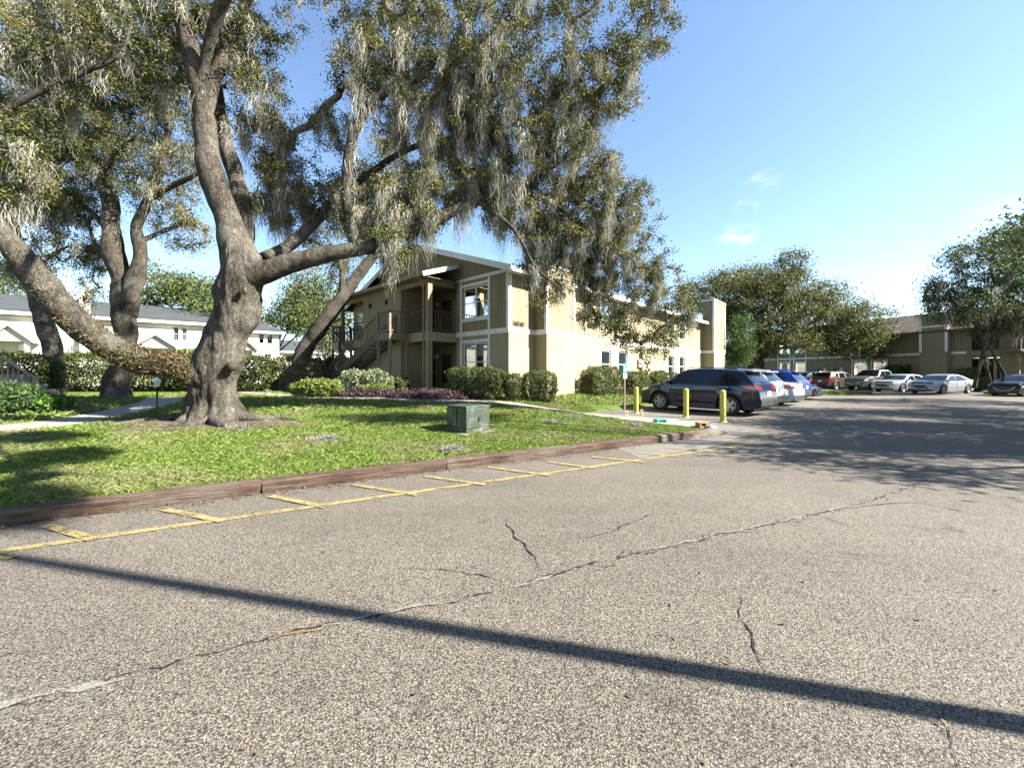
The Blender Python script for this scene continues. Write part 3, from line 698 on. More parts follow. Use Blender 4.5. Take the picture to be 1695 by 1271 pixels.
# brown fern along the low limb, and tufts on the fork
rg = np.random.default_rng(5); pts = []
pl, rl = T.limbs[10][0], T.limbs[10][1]
ii = [i for i, p in enumerate(pl) if -6.9 > p.x > -10.3 and p.z < 4.6]
for i in ii:
    px = CX + pl[i].x / pl[i].y * F; dens = 1.0 if px > 205 else (.3 if px > 120 else .1)
    if px > 332: continue
    for _ in range(int(330 * dens)):
        an = rg.uniform(-.5, math.pi + .5); ro = rl[i] * (1.0 + (.42 if px > 215 else .12) * rg.random() ** 1.5); pts.append(pl[i] + Vector((rg.uniform(-.05, .05), -math.cos(an) * ro, math.sin(an) * ro)))
pts = np.array(pts) - np.array(T.base)
q = leaf_quads(pts, .075, .022, rg, None, -.2); mesh_quads('resurrection_fern', q, palette(rg, len(pts), [(.095, .065, .032), (.14, .10, .045), (.055, .038, .022), (.06, .068, .024), (.19, .15, .075)]), M['leaf'], T.root)
OAKT = T

# ---------------------------------------------------------------- the other lawn oaks
def oak2(name, label, base, seed, limbs, blobs, n, per, size, spread, moss, group='oaks on the lawn', bark='bark', cols=None, mossL=(.3, 1.1), r0=.007, mw=.013):
    t = Tree(name, label, base, seed, group)
    for (pts, rad, kw) in limbs: t.limb(pts, rad, **kw)
    t.wood(M[bark]); t.crown(blobs, n); t.twigs(M['twig'], r0, .5); t.leaves(per * 1.35, size * .95, spread * .9, cols or OAKLEAF)
    if moss: t.moss(moss, mossL, 40, .12, mw * .7, tone=.85)
    return t
Y2 = 15.0
oak2('oak_tree', 'mossy oak with two upright forks, behind the low limb of the huge oak', tuple(P(193, 663, Y2)), 21, [
    ([P(193, 668, Y2), P(196, 640, Y2), P(204, 600, Y2), P(208, 560, Y2), P(207, 520, Y2), P(202, 480, Y2), P(193, 430, Y2), P(186, 380, Y2), P(180, 330, Y2), P(165, 290, Y2), P(140, 245, Y2), P(110, 195, Y2), P(85, 130, Y2), P(60, 60, Y2)],
     [.62, .52, .48, .47, .5, .48, .42, .38, .33, .28, .24, .2, .15, .08], dict(sides=28, amp=.16, flare=.35, step=.1, grow=.4)),
    ([P(208, 520, Y2), P(222, 470, Y2), P(232, 420, Y2), P(226, 375, Y2), P(246, 330, Y2), P(262, 285, Y2), P(275, 240, Y2), P(283, 180, Y2), P(300, 110, Y2 + .4)], [.42, .38, .3, .27, .24, .2, .17, .13, .06], dict(sides=18, amp=.15, step=.12, grow=.35)),
    ([P(246, 330, Y2), P(285, 308, Y2 - .2), P(325, 288, Y2 - .4), P(360, 262, Y2 - .5)], [.16, .13, .11, .05], dict(sides=10, amp=.1)),
    ([P(182, 320, Y2), P(178, 280, Y2 - .3), P(190, 250, Y2 - .5), P(215, 236, Y2 - .8), P(240, 200, Y2 - 1)], [.15, .14, .12, .09, .04], dict(sides=10, amp=.1)),
    ([P(190, 400, Y2), P(150, 350, Y2 + .6), P(90, 320, Y2 + 1), P(50, 300, Y2 + 1.2)], [.16, .13, .09, .04], dict(sides=10, amp=.1)),
    ([P(232, 400, Y2), P(290, 375, Y2 + .8), P(330, 365, Y2 + 1.2)], [.13, .09, .04], dict(sides=8, amp=.1))],
    [blob(120, 170, 130, 90, 15, 2), blob(250, 150, 110, 90, 15.5, 2), blob(60, 260, 90, 80, 15.3, 2), blob(180, 260, 100, 60, 15, 1.6), blob(290, 250, 60, 60, 15.5, 1.5), blob(100, 340, 90, 45, 16, 1.4), blob(270, 330, 60, 45, 15.5, 1.4),
     blob(120, 420, 60, 40, 15.5, 1), blob(300, 390, 45, 30, 16, 1), blob(180, 60, 200, 70, 15, 2.5), blob(140, 490, 30, 30, 14.6, .6)], 1900, 44, .082, .2, 330, mossL=(.5, 1.7))
Y3 = 17.8
oak2('oak_tree', 'slender leaning oak at the left, just right of the small stair rail', tuple(P(84, 655, Y3)), 22, [
    ([P(84, 660, Y3), P(84, 630, Y3), P(88, 600, Y3), P(82, 560, Y3), P(68, 515, Y3), P(50, 465, Y3), P(30, 420, Y3), P(18, 370, Y3), P(25, 320, Y3), P(50, 290, Y3), P(80, 250, Y3)], [.6, .5, .47, .46, .43, .4, .35, .3, .24, .18, .08], dict(sides=22, amp=.13, flare=.3, step=.12, grow=.5)),
    ([P(20, 380, Y3), P(-20, 330, Y3), P(-60, 260, Y3)], [.2, .15, .06], dict(sides=10, amp=.1)),
    ([P(45, 455, Y3), P(90, 420, Y3), P(120, 405, Y3)], [.15, .1, .04], dict(sides=8, amp=.1))],
    [blob(30, 230, 110, 80, 18, 2), blob(-20, 330, 90, 80, 18, 2), blob(60, 330, 60, 60, 18, 1.5), blob(30, 440, 70, 35, 18.4, 1)], 480, 42, .1, .26, 170, mossL=(.5, 1.6))
Y4 = 22.0
oak2('oak_tree', 'oak with a bare trunk leaning hard to the right towards the staircase', tuple(P(482, 650, Y4)), 23, [
    ([P(480, 656, Y4), P(487, 630, Y4), P(496, 600, Y4), P(512, 565, Y4), P(538, 530, Y4), P(562, 498, Y4 + .2), P(590, 460, Y4 + .6), P(620, 420, Y4 + 1), P(655, 370, Y4 + 1.6), P(690, 300, Y4 + 2)], [.78, .62, .57, .56, .54, .5, .42, .36, .27, .12], dict(sides=24, amp=.1, flare=.3, step=.14, grow=.7)),
    ([P(562, 500, Y4 + .2), P(566, 465, Y4), P(560, 430, Y4), P(540, 390, Y4)], [.22, .18, .12, .05], dict(sides=10, amp=.1))],
    [blob(690, 280, 120, 70, 24.5, 3), blob(600, 340, 70, 60, 24, 2), blob(570, 440, 45, 40, 23, 1.2), blob(520, 400, 50, 40, 23, 1.4)], 420, 36, .13, .34, 110, mossL=(.6, 1.6), bark='bark2')

# ---------------------------------------------------------------- background trees
BGL = [(.05, .085, .02), (.07, .11, .028), (.10, .13, .035), (.13, .15, .04)]
BGY = [(.085, .10, .027), (.11, .12, .033), (.065, .08, .022), (.15, .14, .042), (.045, .06, .018), (.12, .115, .038)]
def bgtree(label, px, Y, zb, tops, blobs, n, per, size, spread, cols, seed, group, moss=0, trunk=.3, name='oak_tree', forks=None, cat='tree', mL=(.5, 1.4)):
    b = P(px, HY, Y); b.z = zb; t = Tree(name, label, tuple(b), seed, group, cat)
    cx = np.mean([q[0][0] for q in blobs]); cy = np.mean([q[0][1] for q in blobs]); cz = np.mean([q[0][2] for q in blobs]); bs = forks or [b]
    for k, f in enumerate(bs):
        top = Vector(blobs[k % len(blobs)][0]); mid = f.lerp(top, .45) + Vector((.1 * trunk, 0, (top.z - f.z) * .12))
        t.limb([f - Vector((0, 0, .1)), f.lerp(mid, .5), mid, mid.lerp(top, .6), top], [trunk * 1.2, trunk, trunk * .8, trunk * .5, trunk * .2], 12, .15, .3, step=.25, grow=.35)
        for j in range(len(blobs)):
            if j % len(bs) == k and j != k:
                e = Vector(blobs[j][0]); s0 = f.lerp(mid, .8); t.limb([s0, s0.lerp(e, .5) + Vector((0, 0, .3)), e], [trunk * .55, trunk * .35, trunk * .12], 8, .12, step=.3)
    t.wood(M['bark']); t.crown(blobs, n, 3); t.twigs(M['twig'], size * .1, .5); t.leaves(per, size, spread, cols)
    if moss: t.moss(moss, mL, 20, .2, .02)
    return t
GB = 'trees behind the white houses'
bgtree('low dark green tree behind the white houses, left of the huge trunk', 265, 38, .4, 0, [blob(250, 480, 38, 45, 38, 3), blob(300, 480, 40, 30, 38, 3), blob(240, 520, 25, 30, 37, 2)], 260, 26, .26, .6, BGL, 31, GB)
bgtree('bushy green tree behind the white houses, half hidden by the huge trunk', 350, 39, .4, 0, [blob(335, 490, 45, 35, 38, 3), blob(370, 520, 40, 30, 38, 3)], 220, 26, .26, .6, BGL, 32, GB)
bgtree('light green tree right of the huge trunk beyond the grey roof', 450, 52, .4, 0, [blob(470, 530, 35, 30, 52, 4), blob(500, 510, 40, 40, 52, 4), blob(530, 530, 30, 35, 52, 4)], 330, 26, .34, .8, [(.10, .13, .03), (.14, .16, .04), (.07, .10, .03)], 33, GB)
bgtree('dark twiggy tree behind the leaning oak and the stair rails', 548, 33, .4, 0, [blob(540, 555, 35, 40, 33, 2.5), blob(520, 480, 40, 40, 33, 2.5), blob(575, 520, 25, 30, 33, 2)], 330, 22, .2, .5, BGL, 34, GB)
bgtree('thin tree at the far left edge above the grey roof', 20, 42, .4, 0, [blob(5, 470, 40, 25, 42, 3), blob(50, 480, 30, 20, 42, 3), blob(-40, 440, 50, 40, 42, 3)], 200, 24, .26, .7, BGL, 35, GB)
GR = 'trees along the parking lot'
YR = 40.
bgtree('broad olive green oak over the parked cars, the widest crown beyond the chimney', 1250, 40, .3, 0,
       [blob(1300, 500, 80, 50, 40, 3), blob(1250, 520, 60, 60, 40, 3), blob(1370, 520, 70, 55, 41, 3), blob(1420, 540, 55, 45, 41, 3), blob(1310, 445, 28, 30, 40, 1.5), blob(1260, 470, 60, 30, 40, 3), blob(1390, 565, 60, 28, 41, 3), blob(1300, 565, 70, 25, 40, 3), blob(1440, 580, 30, 20, 41, 2)],
       1400, 40, .21, .5, BGY, 41, GR, 110, .34, forks=[P(1238, 622, 40), P(1262, 622, 41), P(1230, 622, 42)])
bgtree('bright green bushy tree tucked against the far end chimney', 1222, 36, .3, 0, [blob(1225, 560, 22, 45, 37, 1.5), blob(1222, 590, 20, 20, 37, 1.2), blob(1200, 520, 25, 30, 42, 2)], 260, 40, .17, .35, [(.05, .095, .02), (.075, .13, .03), (.03, .06, .015)], 42, GR, 0, .12)
bgtree('tall oak behind the far end of the apartment roof', 1190, 55, .3, 0, [blob(1180, 480, 50, 32, 55, 4), blob(1230, 465, 50, 25, 55, 4), blob(1150, 500, 30, 25, 55, 3), blob(1210, 520, 40, 30, 55, 3)], 420, 30, .28, .75, BGY, 43, GR, 20, .4)
YS = 27.
DG = [(.035, .06, .02), (.05, .085, .025), (.075, .11, .03), (.11, .125, .04)]
bgtree('dark green oak at the right edge with moss on its thin trunks', 1610, 27, .2, 0,
       [blob(1660, 500, 60, 60, 27, 2.4), blob(1600, 500, 50, 45, 27, 2), blob(1570, 490, 40, 30, 27, 1.4), blob(1585, 425, 25, 28, 27, 1), blob(1640, 430, 50, 40, 27, 2), blob(1690, 400, 50, 45, 27, 2.4), blob(1720, 480, 60, 70, 27, 2.4), blob(1570, 525, 45, 18, 27, 1.2), blob(1690, 535, 50, 20, 27, 1.6), blob(1770, 430, 60, 80, 27, 2.5), blob(1545, 470, 20, 15, 27, .6)],
       1250, 34, .14, .26, DG, 44, GR, 170, .12, forks=[P(1612, 640, 27), P(1640, 640, 28), P(1672, 638, 28.5)])
# shade trees that stand outside the right edge of the picture
def shade(label, x, y, h, r, n, seed, extra=()):
    t = Tree('oak_tree', label, (x, y, 0), seed, 'shade trees beyond the right edge')
    t.limb([Vector((x, y, -.1)), Vector((x + .1, y, h * .2)), Vector((x - .2, y + .1, h * .45)), Vector((x, y, h * .8))], [.34, .26, .2, .08], 12, .15, .3, step=.25, grow=.4)
    rg_ = np.random.default_rng(seed); bl = []
    for k in range(9):
        a = k * 2.4; rr = r * (.35 + .55 * (k % 3) / 2); c = (x + math.cos(a) * rr, y + math.sin(a) * rr, h * rg_.uniform(.55, .85)); bl.append((c, (r * .42, r * .42, h * .11), 1))
        t.limb([Vector((x - .1, y, h * .38)), Vector((x + math.cos(a) * rr * .5, y + math.sin(a) * rr * .5, h * .55)), Vector(c)], [.13, .09, .03], 7, .1, step=.3)
    for (c, rr_, w_) in extra: bl.append((c, rr_, w_)); t.limb([Vector((x - .1, y, h * .6)), Vector(((x + c[0]) / 2, (y + c[1]) / 2, (h * .8 + c[2]) / 2)), Vector(c)], [.12, .08, .03], 7, .1, step=.3)
    t.wood(M['bark']); t.crown(bl, n, 3); t.twigs(M['twig'], .01, .5); t.leaves(26, .14, .34, DG); return t
shade('small shade oak outside the right edge, nearest the camera side of the lot', 14.4, 6.0, 7.2, 2.9, 620, 51, [((10.2, 7.2, 10.6), (1.6, .7, .5), 1), ((12.5, 7.3, 11.2), (1.6, .8, .5), 1), ((9.0, 6.9, 9.9), (1.0, .4, .4), .4)])
shade('shade oak outside the right edge, second from the camera', 16.6, 8.6, 7.6, 3.6, 850, 54)
shade('shade oak outside the right edge, whose shadow covers the middle of the lot', 22.0, 12.0, 9.0, 5.0, 1100, 52)
shade('shade oak outside the right edge, farthest back beside the lot', 30.0, 17.5, 9.5, 6.0, 900, 53)

# ---------------------------------------------------------------- shrubs, hedges, beds
def bush(name, label, cat, c, dims, seed, n, size, cols, group=None, rz=0, box=.5, depth=.35, stems=True, lean=.5, asp=.5, lump=.13, core=True):
    """leaf shell of a rounded box (box -> 1 square, 0 ellipsoid) over a stem core"""
    rg = np.random.default_rng(seed); z0 = g(c[0], c[1]); root = empty(name, (c[0], c[1], z0), rz, label, cat, group)
    n = int(n * 1.8); size *= 1.12
    d = unit(rg.normal(size=(n, 3))); d[:, 2] *= .8; d = unit(d)
    e = 2 + 5 * box; k = (np.abs(d) ** e).sum(1, keepdims=True) ** (-1 / e)
    nf = np.array([noise.noise(Vector(tuple(v * 2.6)) + Vector((seed, 0, 0))) for v in d * np.array(dims)])
    p = d * k * (1 - np.abs(rg.normal(size=(n, 1))) * depth * .22) * (1 + nf[:, None] * lump * 2)
    p = p * np.array(dims) * [.5, .5, .5]; p[:, 2] += dims[2] * .5; p[:, 2] = np.maximum(p[:, 2], .02)
    q = leaf_quads(p, size, size * asp, rg, d * lean, 0)
    ct = palette(rg, n, cols, .25); mesh_quads('foliage', q, ct, M['leaf'], root)
    if core:
        mb = MB(); pr = random.Random(seed)
        for _ in range(26):
            a = pr.uniform(0, 6.28); r1 = pr.uniform(.3, .85); ex = Vector((math.cos(a) * r1 * dims[0] / 2, math.sin(a) * r1 * dims[1] / 2, dims[2] * pr.uniform(.5, .85)))
            s0 = Vector((ex.x * .45, ex.y * .45, -.02)); mb.tube([s0, s0.lerp(ex, .5) + Vector((pr.uniform(-.05, .05), pr.uniform(-.05, .05), .02)), ex], [.016, .012, .006], 4, False)
        mb.build('stems', M['twig'], root, fix=False)
    return root
HG = [(.035, .055, .014), (.055, .075, .02), (.085, .11, .03), (.13, .145, .05), (.02, .03, .01)]
ru = math.atan2(U.y, U.x); rv = math.atan2(V.y, V.x)
HGR = 'clipped hedges along the building'
bush('hedge', 'long low boxy hedge under the gable window', 'hedge', P(788, 640, 16.3).xy, (2.5, 1.15, 1.25), 61, 9000, .065, HG, HGR, rv + .25, .75)
bush('hedge', 'narrow small clipped bush between the boxy hedge and the rounded one', 'hedge', P(848, 650, 16.0).xy, (.62, .8, 1.05), 62, 2600, .06, HG, HGR, 0, .6)
bush('hedge', 'rounded clipped bush in front of the building corner', 'hedge', P(892, 642, 16.4).xy, (1.38, 1.2, 1.18), 63, 5200, .06, HG, HGR, 0, .55)
bush('hedge', 'wide clipped hedge along the sunlit wall, behind the accessible parking sign', 'hedge', (4.6, 20.4), (2.6, 1.2, 1.35), 64, 7500, .07, HG + [(.17, .18, .06)], HGR, ru, .7)
bush('hedge', 'end bush of the wall hedge, right of the parking sign and beside the black car', 'hedge', (6.8, 21.9), (1.9, 1.1, 1.2), 65, 4500, .07, HG + [(.17, .18, .06)], HGR, ru, .6)
bush('shrub', 'small shrub at the wall behind the bonnet of the black car', 'shrub', (9.4, 25.6), (1.6, .9, 1.15), 66, 2200, .09, HG + [(.12, .17, .04)], HGR, ru, .3)
bush('shrub', 'small green shrub at the wall under the far pair of windows', 'shrub', (10.8, 27.0), (1.3, .9, 1.05), 67, 1800, .09, HG, HGR, ru, .3)
# shrubs round the staircase
YEL = [(.12, .165, .03), (.17, .21, .045), (.07, .11, .02), (.21, .23, .07)]
bush('shrub', 'yellow green leafy shrub at the foot of the staircase', 'shrub', P(527, 650, 16.6).xy, (1.9, 1.0, .72), 71, 3600, .10, YEL, None, 0, .2)
bush('shrub', 'rounded shrub with white edged leaves below the stair landing', 'shrub', P(604, 640, 17.4).xy, (2.2, 1.3, 1.1), 72, 6500, .075, [(.10, .14, .045), (.22, .25, .14), (.36, .38, .26), (.06, .09, .03)], None, 0, .3)
bush('shrub', 'low yellow green shrub between the white edged bush and the purple plants', 'shrub', P(625, 655, 16.7).xy, (1.3, .6, .5), 73, 1500, .09, YEL, None, 0, .2)
bush('shrub', 'dark shrub under the stair landing', 'shrub', P(655, 640, 18.2).xy, (1.1, .9, .8), 74, 1500, .09, HG, None, 0, .3)
# left hand bushes
bush('shrub', 'dark glossy bush at the left edge under the small stair rail', 'shrub', P(-4, 668, 10.0).xy, (1.5, 1.1, .78), 75, 4200, .075, [(.03, .06, .018), (.05, .09, .03), (.08, .13, .04)], None, 0, .2)
bush('shrub', 'low bright green plant beside the left walk, next to the stair newel', 'shrub', P(62, 684, 10.6).xy, (1.5, .9, .45), 76, 1800, .085, [(.08, .16, .03), (.13, .22, .045), (.05, .10, .02)], None, 0, .1)
bush('shrub', 'dark tall bush behind the small stair rail at the left edge', 'shrub', P(30, 620, 15.5).xy, (2.6, 1.4, 1.75), 77, 4200, .11, HG, None, 0, .3)
hx = [(-24, 22.5, 3.4, 2.1), (-20.4, 22.6, 3.2, 2.0), (-17.4, 22.4, 3.1, 2.3), (-14.6, 21.8, 2.9, 1.9), (-12.1, 22.6, 2.6, 1.9), (-10.3, 24.2, 2.4, 1.9), (-9.2, 26.5, 2.6, 1.8)]
for i, (x, y, wx, hz) in enumerate(hx):
    bush('shrub', ['tall loose shrub in the row before the white houses, leftmost in its row', 'loose shrub in the row before the white houses, right of the slender leaning oak', 'bright leaved shrub behind the lamp post, left of the mossy forked oak',
                   'shrub of the row seen between the mossy forked oak and the huge trunk', 'pale leaved shrub right of the huge trunk, left of the leaning bare trunk', 'shrub just behind the leaning bare trunk', 'last shrub of the row, seen through the stair rails'][i],
         'shrub', (x, y), (wx * 1.1, 1.8, hz), 80 + i, 5200, .13, [HG, HG + YEL, YEL + HG, HG, [(.2, .2, .08), (.1, .13, .05), (.28, .26, .14)], HG, HG][i], 'shrubs before the white houses', 0, .5)
# purple ground cover
def purple(name, label, c, rx, ry, n, seed):
    rg = np.random.default_rng(seed); a = rg.uniform(0, 6.28, n); r = np.sqrt(rg.random(n)); x = c[0] + np.cos(a) * r * rx; y = c[1] + np.sin(a) * r * ry
    hgt = .36 * np.sqrt(np.clip(1.05 - r * r, 0, 1)) * rg.uniform(.35, 1, n); z = gz(x, y) + hgt
    p = np.stack([x, y, z], 1); q = leaf_quads(p, .15, .038, rg, None, -.55)
    ob = mesh_quads(name, q, palette(rg, n, [(.05, .02, .03), (.085, .04, .055), (.15, .10, .115), (.022, .012, .018), (.05, .055, .03)]), M['leaf']); tag(ob, label, 'plants', kind='stuff')
purple('purple_ground_cover', 'bed of purple spiky leaved plants before the lower porch', P(720, 656, 15.9).xy, 1.95, .62, 5200, 91)
purple('purple_ground_cover', 'bed of purple leaved plants in front of the white edged shrub', P(610, 660, 16.4).xy, 1.3, .45, 1700, 92)

# ---------------------------------------------------------------- grass blades
def grass():
    rg = np.random.default_rng(3); out = []; tint = []
    for (a0, a1, d0, d1, n, h, wd) in ((-2, 13, .14, 3.2, 190000, .04, .006), (-9, 13, 3.0, 7.5, 190000, .055, .007), (-16, 20, 7.0, 19, 110000, .09, .02)):
        a = rg.uniform(a0, a1, n); d = rg.uniform(d0, d1, n); x = KO.x + KD.x * a + KN.x * d; y = KO.y + KD.y * a + KN.y * d
        ok = (lawn_dist(x, y) > .12) & (np.abs(x) < y * 1.4 + 1)
        ok &= ((x - OAK[0]) / 1.7) ** 2 + ((y - OAK[1] + .1) / 1.0) ** 2 > 1 + .5 * rg.normal(size=n)
        for pth, hw in ((walk_front, .62), (walk_left, .56)):
            pp, _ = crom([Vector((q[0], q[1], 0)) for q in pth], [1] * len(pth), .3); pa = np.array([(q.x, q.y) for q in pp])
            m_ = ok.copy(); xi = np.stack([x[m_], y[m_]], 1); dd = np.full(len(xi), 9.)
            for q in pa: dd = np.minimum(dd, np.hypot(xi[:, 0] - q[0], xi[:, 1] - q[1]))
            hw_ = hw + (.35 * sstep(1.5, 4.5, xi[:, 0]) if pth is walk_front else 0); mm = np.zeros(n, bool); mm[np.where(m_)[0]] = dd > hw_; ok &= mm
        nv = np.array([noise.noise(Vector((xx * .9, yy * .9, 0))) for xx, yy in zip(x, y)]); nv2 = np.array([noise.noise(Vector((xx * 3.1, yy * 3.1, 5))) for xx, yy in zip(x, y)])
        ok &= rg.random(n) < np.clip(1.0 + nv2 * 1.0, .25, 1)
        x, y, nv, nv2 = x[ok], y[ok], nv[ok], nv2[ok]; k = len(x); z = gz(x, y)
        p = np.stack([x, y, z - .005], 1); th = rg.uniform(0, 6.28, k); hh = h * rg.uniform(.5, 1.5, k) * (1 + nv2 * .5); s_ = np.stack([np.cos(th), np.sin(th), np.zeros(k)], 1) * (wd * rg.uniform(.6, 1.4, k) / 2)[:, None]
        le = rg.normal(size=(k, 2)) * (hh * .6)[:, None]; mid = p + np.stack([le[:, 0] * .35, le[:, 1] * .35, hh * .65], 1); tip = p + np.stack([le[:, 0] * 1.1, le[:, 1] * 1.1, hh], 1)
        out.append(np.stack([p - s_, p + s_, mid + s_ * .8, tip], 1))
        c = palette(rg, k, [(.085, .14, .018), (.125, .185, .026), (.17, .225, .04), (.05, .09, .012), (.21, .235, .075)], .2)
        dry = np.clip(nv * 1.2 + .1, 0, .55)[:, None]; c = c * (1 - dry) + np.array([.19, .175, .085]) * dry; tint.append(c)
    ob = mesh_quads('grass', np.concatenate(out), np.concatenate(tint), M['blade']); tag(ob, 'short lawn grass between the timber kerb and the building', 'grass', kind='stuff')
grass()
# dry leaves along the kerb and on the asphalt
def litter():
    rg = np.random.default_rng(8); pos = []
    for _ in range(1100):
        a = rg.uniform(-1, 12.2); d = -abs(rg.normal()) * .10 - .02; q = KO + KD * a + KN * d; pos.append((q.x, q.y, .01 + rg.random() * .012))
    for _ in range(35):
        q = G0(rg.uniform(-100, 1700), 740 + 560 * rg.random() ** .8); pos.append((q.x, q.y, .012))
    for _ in range(1300):
        a = rg.uniform(0, 6.28); r = rg.random() ** .5; x = OAK[0] + math.cos(a) * r * 2.2; y = OAK[1] - .2 + math.sin(a) * r * 1.5; pos.append((x, y, g(x, y) + .075))
    pos = np.array(pos); n = len(pos); q = leaf_quads(pos, .038, .02, rg, np.tile([[0, 0, 3.]], (n, 1)), 0)
    q[:, :, 2] = np.clip(q[:, :, 2], pos[:, None, 2] - .004, pos[:, None, 2] + .012)
    tag(mesh_quads('dry_leaves', q, palette(rg, n, [(.12, .075, .04), (.08, .05, .028), (.19, .14, .065), (.16, .12, .075)]), M['leaf']), 'dry fallen oak leaves strewn along the kerb and under the huge oak', 'leaf litter', kind='stuff')
litter()
# ================================================================ BUILDINGS
def holed(mb, fn, a0, a1, z0, z1, holes=(), depth=.12):
    """wall sheet in (a,z) with rectangular holes and reveals; fn(a,z,off)->point, off inward"""
    As = sorted({a0, a1, *[h[0] for h in holes], *[h[1] for h in holes]}); Zs = sorted({z0, z1, *[h[2] for h in holes], *[h[3] for h in holes]})
    for i in range(len(As) - 1):
        for j in range(len(Zs) - 1):
            ca, cz = (As[i] + As[i + 1]) / 2, (Zs[j] + Zs[j + 1]) / 2
            if any(h[0] < ca < h[1] and h[2] < cz < h[3] for h in holes): continue
            mb.add([fn(As[i], Zs[j], 0), fn(As[i + 1], Zs[j], 0), fn(As[i + 1], Zs[j + 1], 0), fn(As[i], Zs[j + 1], 0)], [(0, 1, 2, 3)])
    for h in holes:
        c = [(h[0], h[2]), (h[1], h[2]), (h[1], h[3]), (h[0], h[3])]
        for k in range(4):
            (a, z), (b, y) = c[k], c[(k + 1) % 4]; mb.add([fn(a, z, 0), fn(b, y, 0), fn(b, y, depth), fn(a, z, depth)], [(0, 1, 2, 3)])
def fbox(mb, fn, a0, a1, z0, z1, o0, o1):
    vs = [fn(a, z, o) for o in (o0, o1) for (a, z) in ((a0, z0), (a1, z0), (a1, z1), (a0, z1))]
    mb.add(vs, [(0, 1, 2, 3), (7, 6, 5, 4), (0, 4, 5, 1), (1, 5, 6, 2), (2, 6, 7, 3), (3, 7, 4, 0)])
def window(fn, a0, a1, z0, z1, root, blind=.55, mull=True, rail_=True, fw=.06, grid=None, name='window', mw='white'):
    mb = MB(); o0, o1 = .045, .105
    fbox(mb, fn, a0 + .002, a0 + fw, z0, z1, o0, o1); fbox(mb, fn, a1 - fw, a1 - .002, z0, z1, o0, o1)
    fbox(mb, fn, a0 + fw, a1 - fw, z0 + .002, z0 + fw, o0, o1); fbox(mb, fn, a0 + fw, a1 - fw, z1 - fw, z1 - .002, o0, o1)
    am, zm = (a0 + a1) / 2, (z0 + z1) / 2
    if mull: fbox(mb, fn, am - .025, am + .025, z0 + fw, z1 - fw, o0 + .005, o1)
    if rail_: fbox(mb, fn, a0 + fw, a1 - fw, zm - .022, zm + .022, o0 + .012, o1)
    if grid:
        for k in range(1, grid[0]): x = a0 + (a1 - a0) * k / grid[0]; fbox(mb, fn, x - .012, x + .012, z0 + fw, z1 - fw, o0 + .02, o1)
        for k in range(1, grid[1]): z = z0 + (z1 - z0) * k / grid[1]; fbox(mb, fn, a0 + fw, a1 - fw, z - .012, z + .012, o0 + .024, o1)
    f = mb.build(name, M[mw], root)
    mb = MB(); mb.add([fn(a0 + .02, z0 + .02, .085), fn(a1 - .02, z0 + .02, .085), fn(a1 - .02, z1 - .02, .085), fn(a0 + .02, z1 - .02, .085)], [(0, 1, 2, 3)]); mb.build('pane', M['glass'], f)
    mb = MB(); zb = z1 - (z1 - z0) * blind
    fbox(mb, fn, a0 + .01, a1 - .01, z0 + .01, z1 - .01, .5, .55); mb.build('room_back', M['inside'], f)
    if blind:
        mb = MB(); n = max(4, int((z1 - zb) / .06))
        for k in range(n):
            za = zb + (z1 - zb) * k / n; mb.add([fn(a0 + .03, za, .135), fn(a1 - .03, za, .135), fn(a1 - .03, za + .05, .125), fn(a0 + .03, za + .05, .125)], [(0, 1, 2, 3)])
        mb.build('blind', M['blind'], f, fix=False)
    return f

BR = empty('apartment_building', (CO.x, CO.y, 0), ru, 'two storey tan and olive apartment building with white trim, behind the hedges', 'building')
ZF, ZD, ZB0, ZB1, ZE = .5, 3.43, 3.25, 3.47, 5.92      # floor, deck, band, eave
LB = 28.0; WB = 14.6
fL = lambda a, z, o: (a, o, z)                        # long wall, q=0, inwards +q
fG = lambda a, z, o: (o, a, z)                        # gable wall, s=0, inwards +s
# long wall
lw = [(7.5, 8.65), (9.5, 10.65), (16.9, 18.05), (19.1, 20.25)]
lowh = [(a, b, 1.25, 2.82) for a, b in lw]; uph = [(a, b, 4.15, 5.45) for a, b in lw]
mb = MB(); holed(mb, fL, 0, LB, .1, ZB0, lowh); holed(mb, fG, 0, 3.53, .1, ZB0, [(1.3, 3.05, 1.15, 2.92)])
holed(mb, fG, 12.9, WB, .1, ZB0); mb.add([(0, WB, .1), (LB, WB, .1), (LB, WB, ZB0), (0, WB, ZB0), (LB, 0, .1), (LB, 0, ZB0)], [(0, 1, 2, 3), (4, 1, 2, 5)])
mb.build('lower_wall', M['stucco'], BR, fix=False)
mb = MB(); holed(mb, fL, 0, LB, ZB0, ZE, uph); holed(mb, fG, 0, 3.53, ZB0, ZE, [(1.3, 3.05, 4.08, 5.55)]); holed(mb, fG, 12.9, WB, ZB0, ZE, [(13.2, 14.35, 4.2, 5.5)])
mb.add([(0, WB, ZB0), (LB, WB, ZB0), (LB, WB, ZE), (0, WB, ZE), (LB, 0, ZB0), (LB, 0, ZE)], [(0, 1, 2, 3), (4, 1, 2, 5)])
RZ = 8.42; AP = WB / 2
mb.add([(0, 0, ZE), (0, WB, ZE), (0, AP, RZ), (LB, 0, ZE), (LB, WB, ZE), (LB, AP, RZ)], [(0, 1, 2), (5, 4, 3)])
mb.build('upper_wall', M['siding'], BR, fix=False)
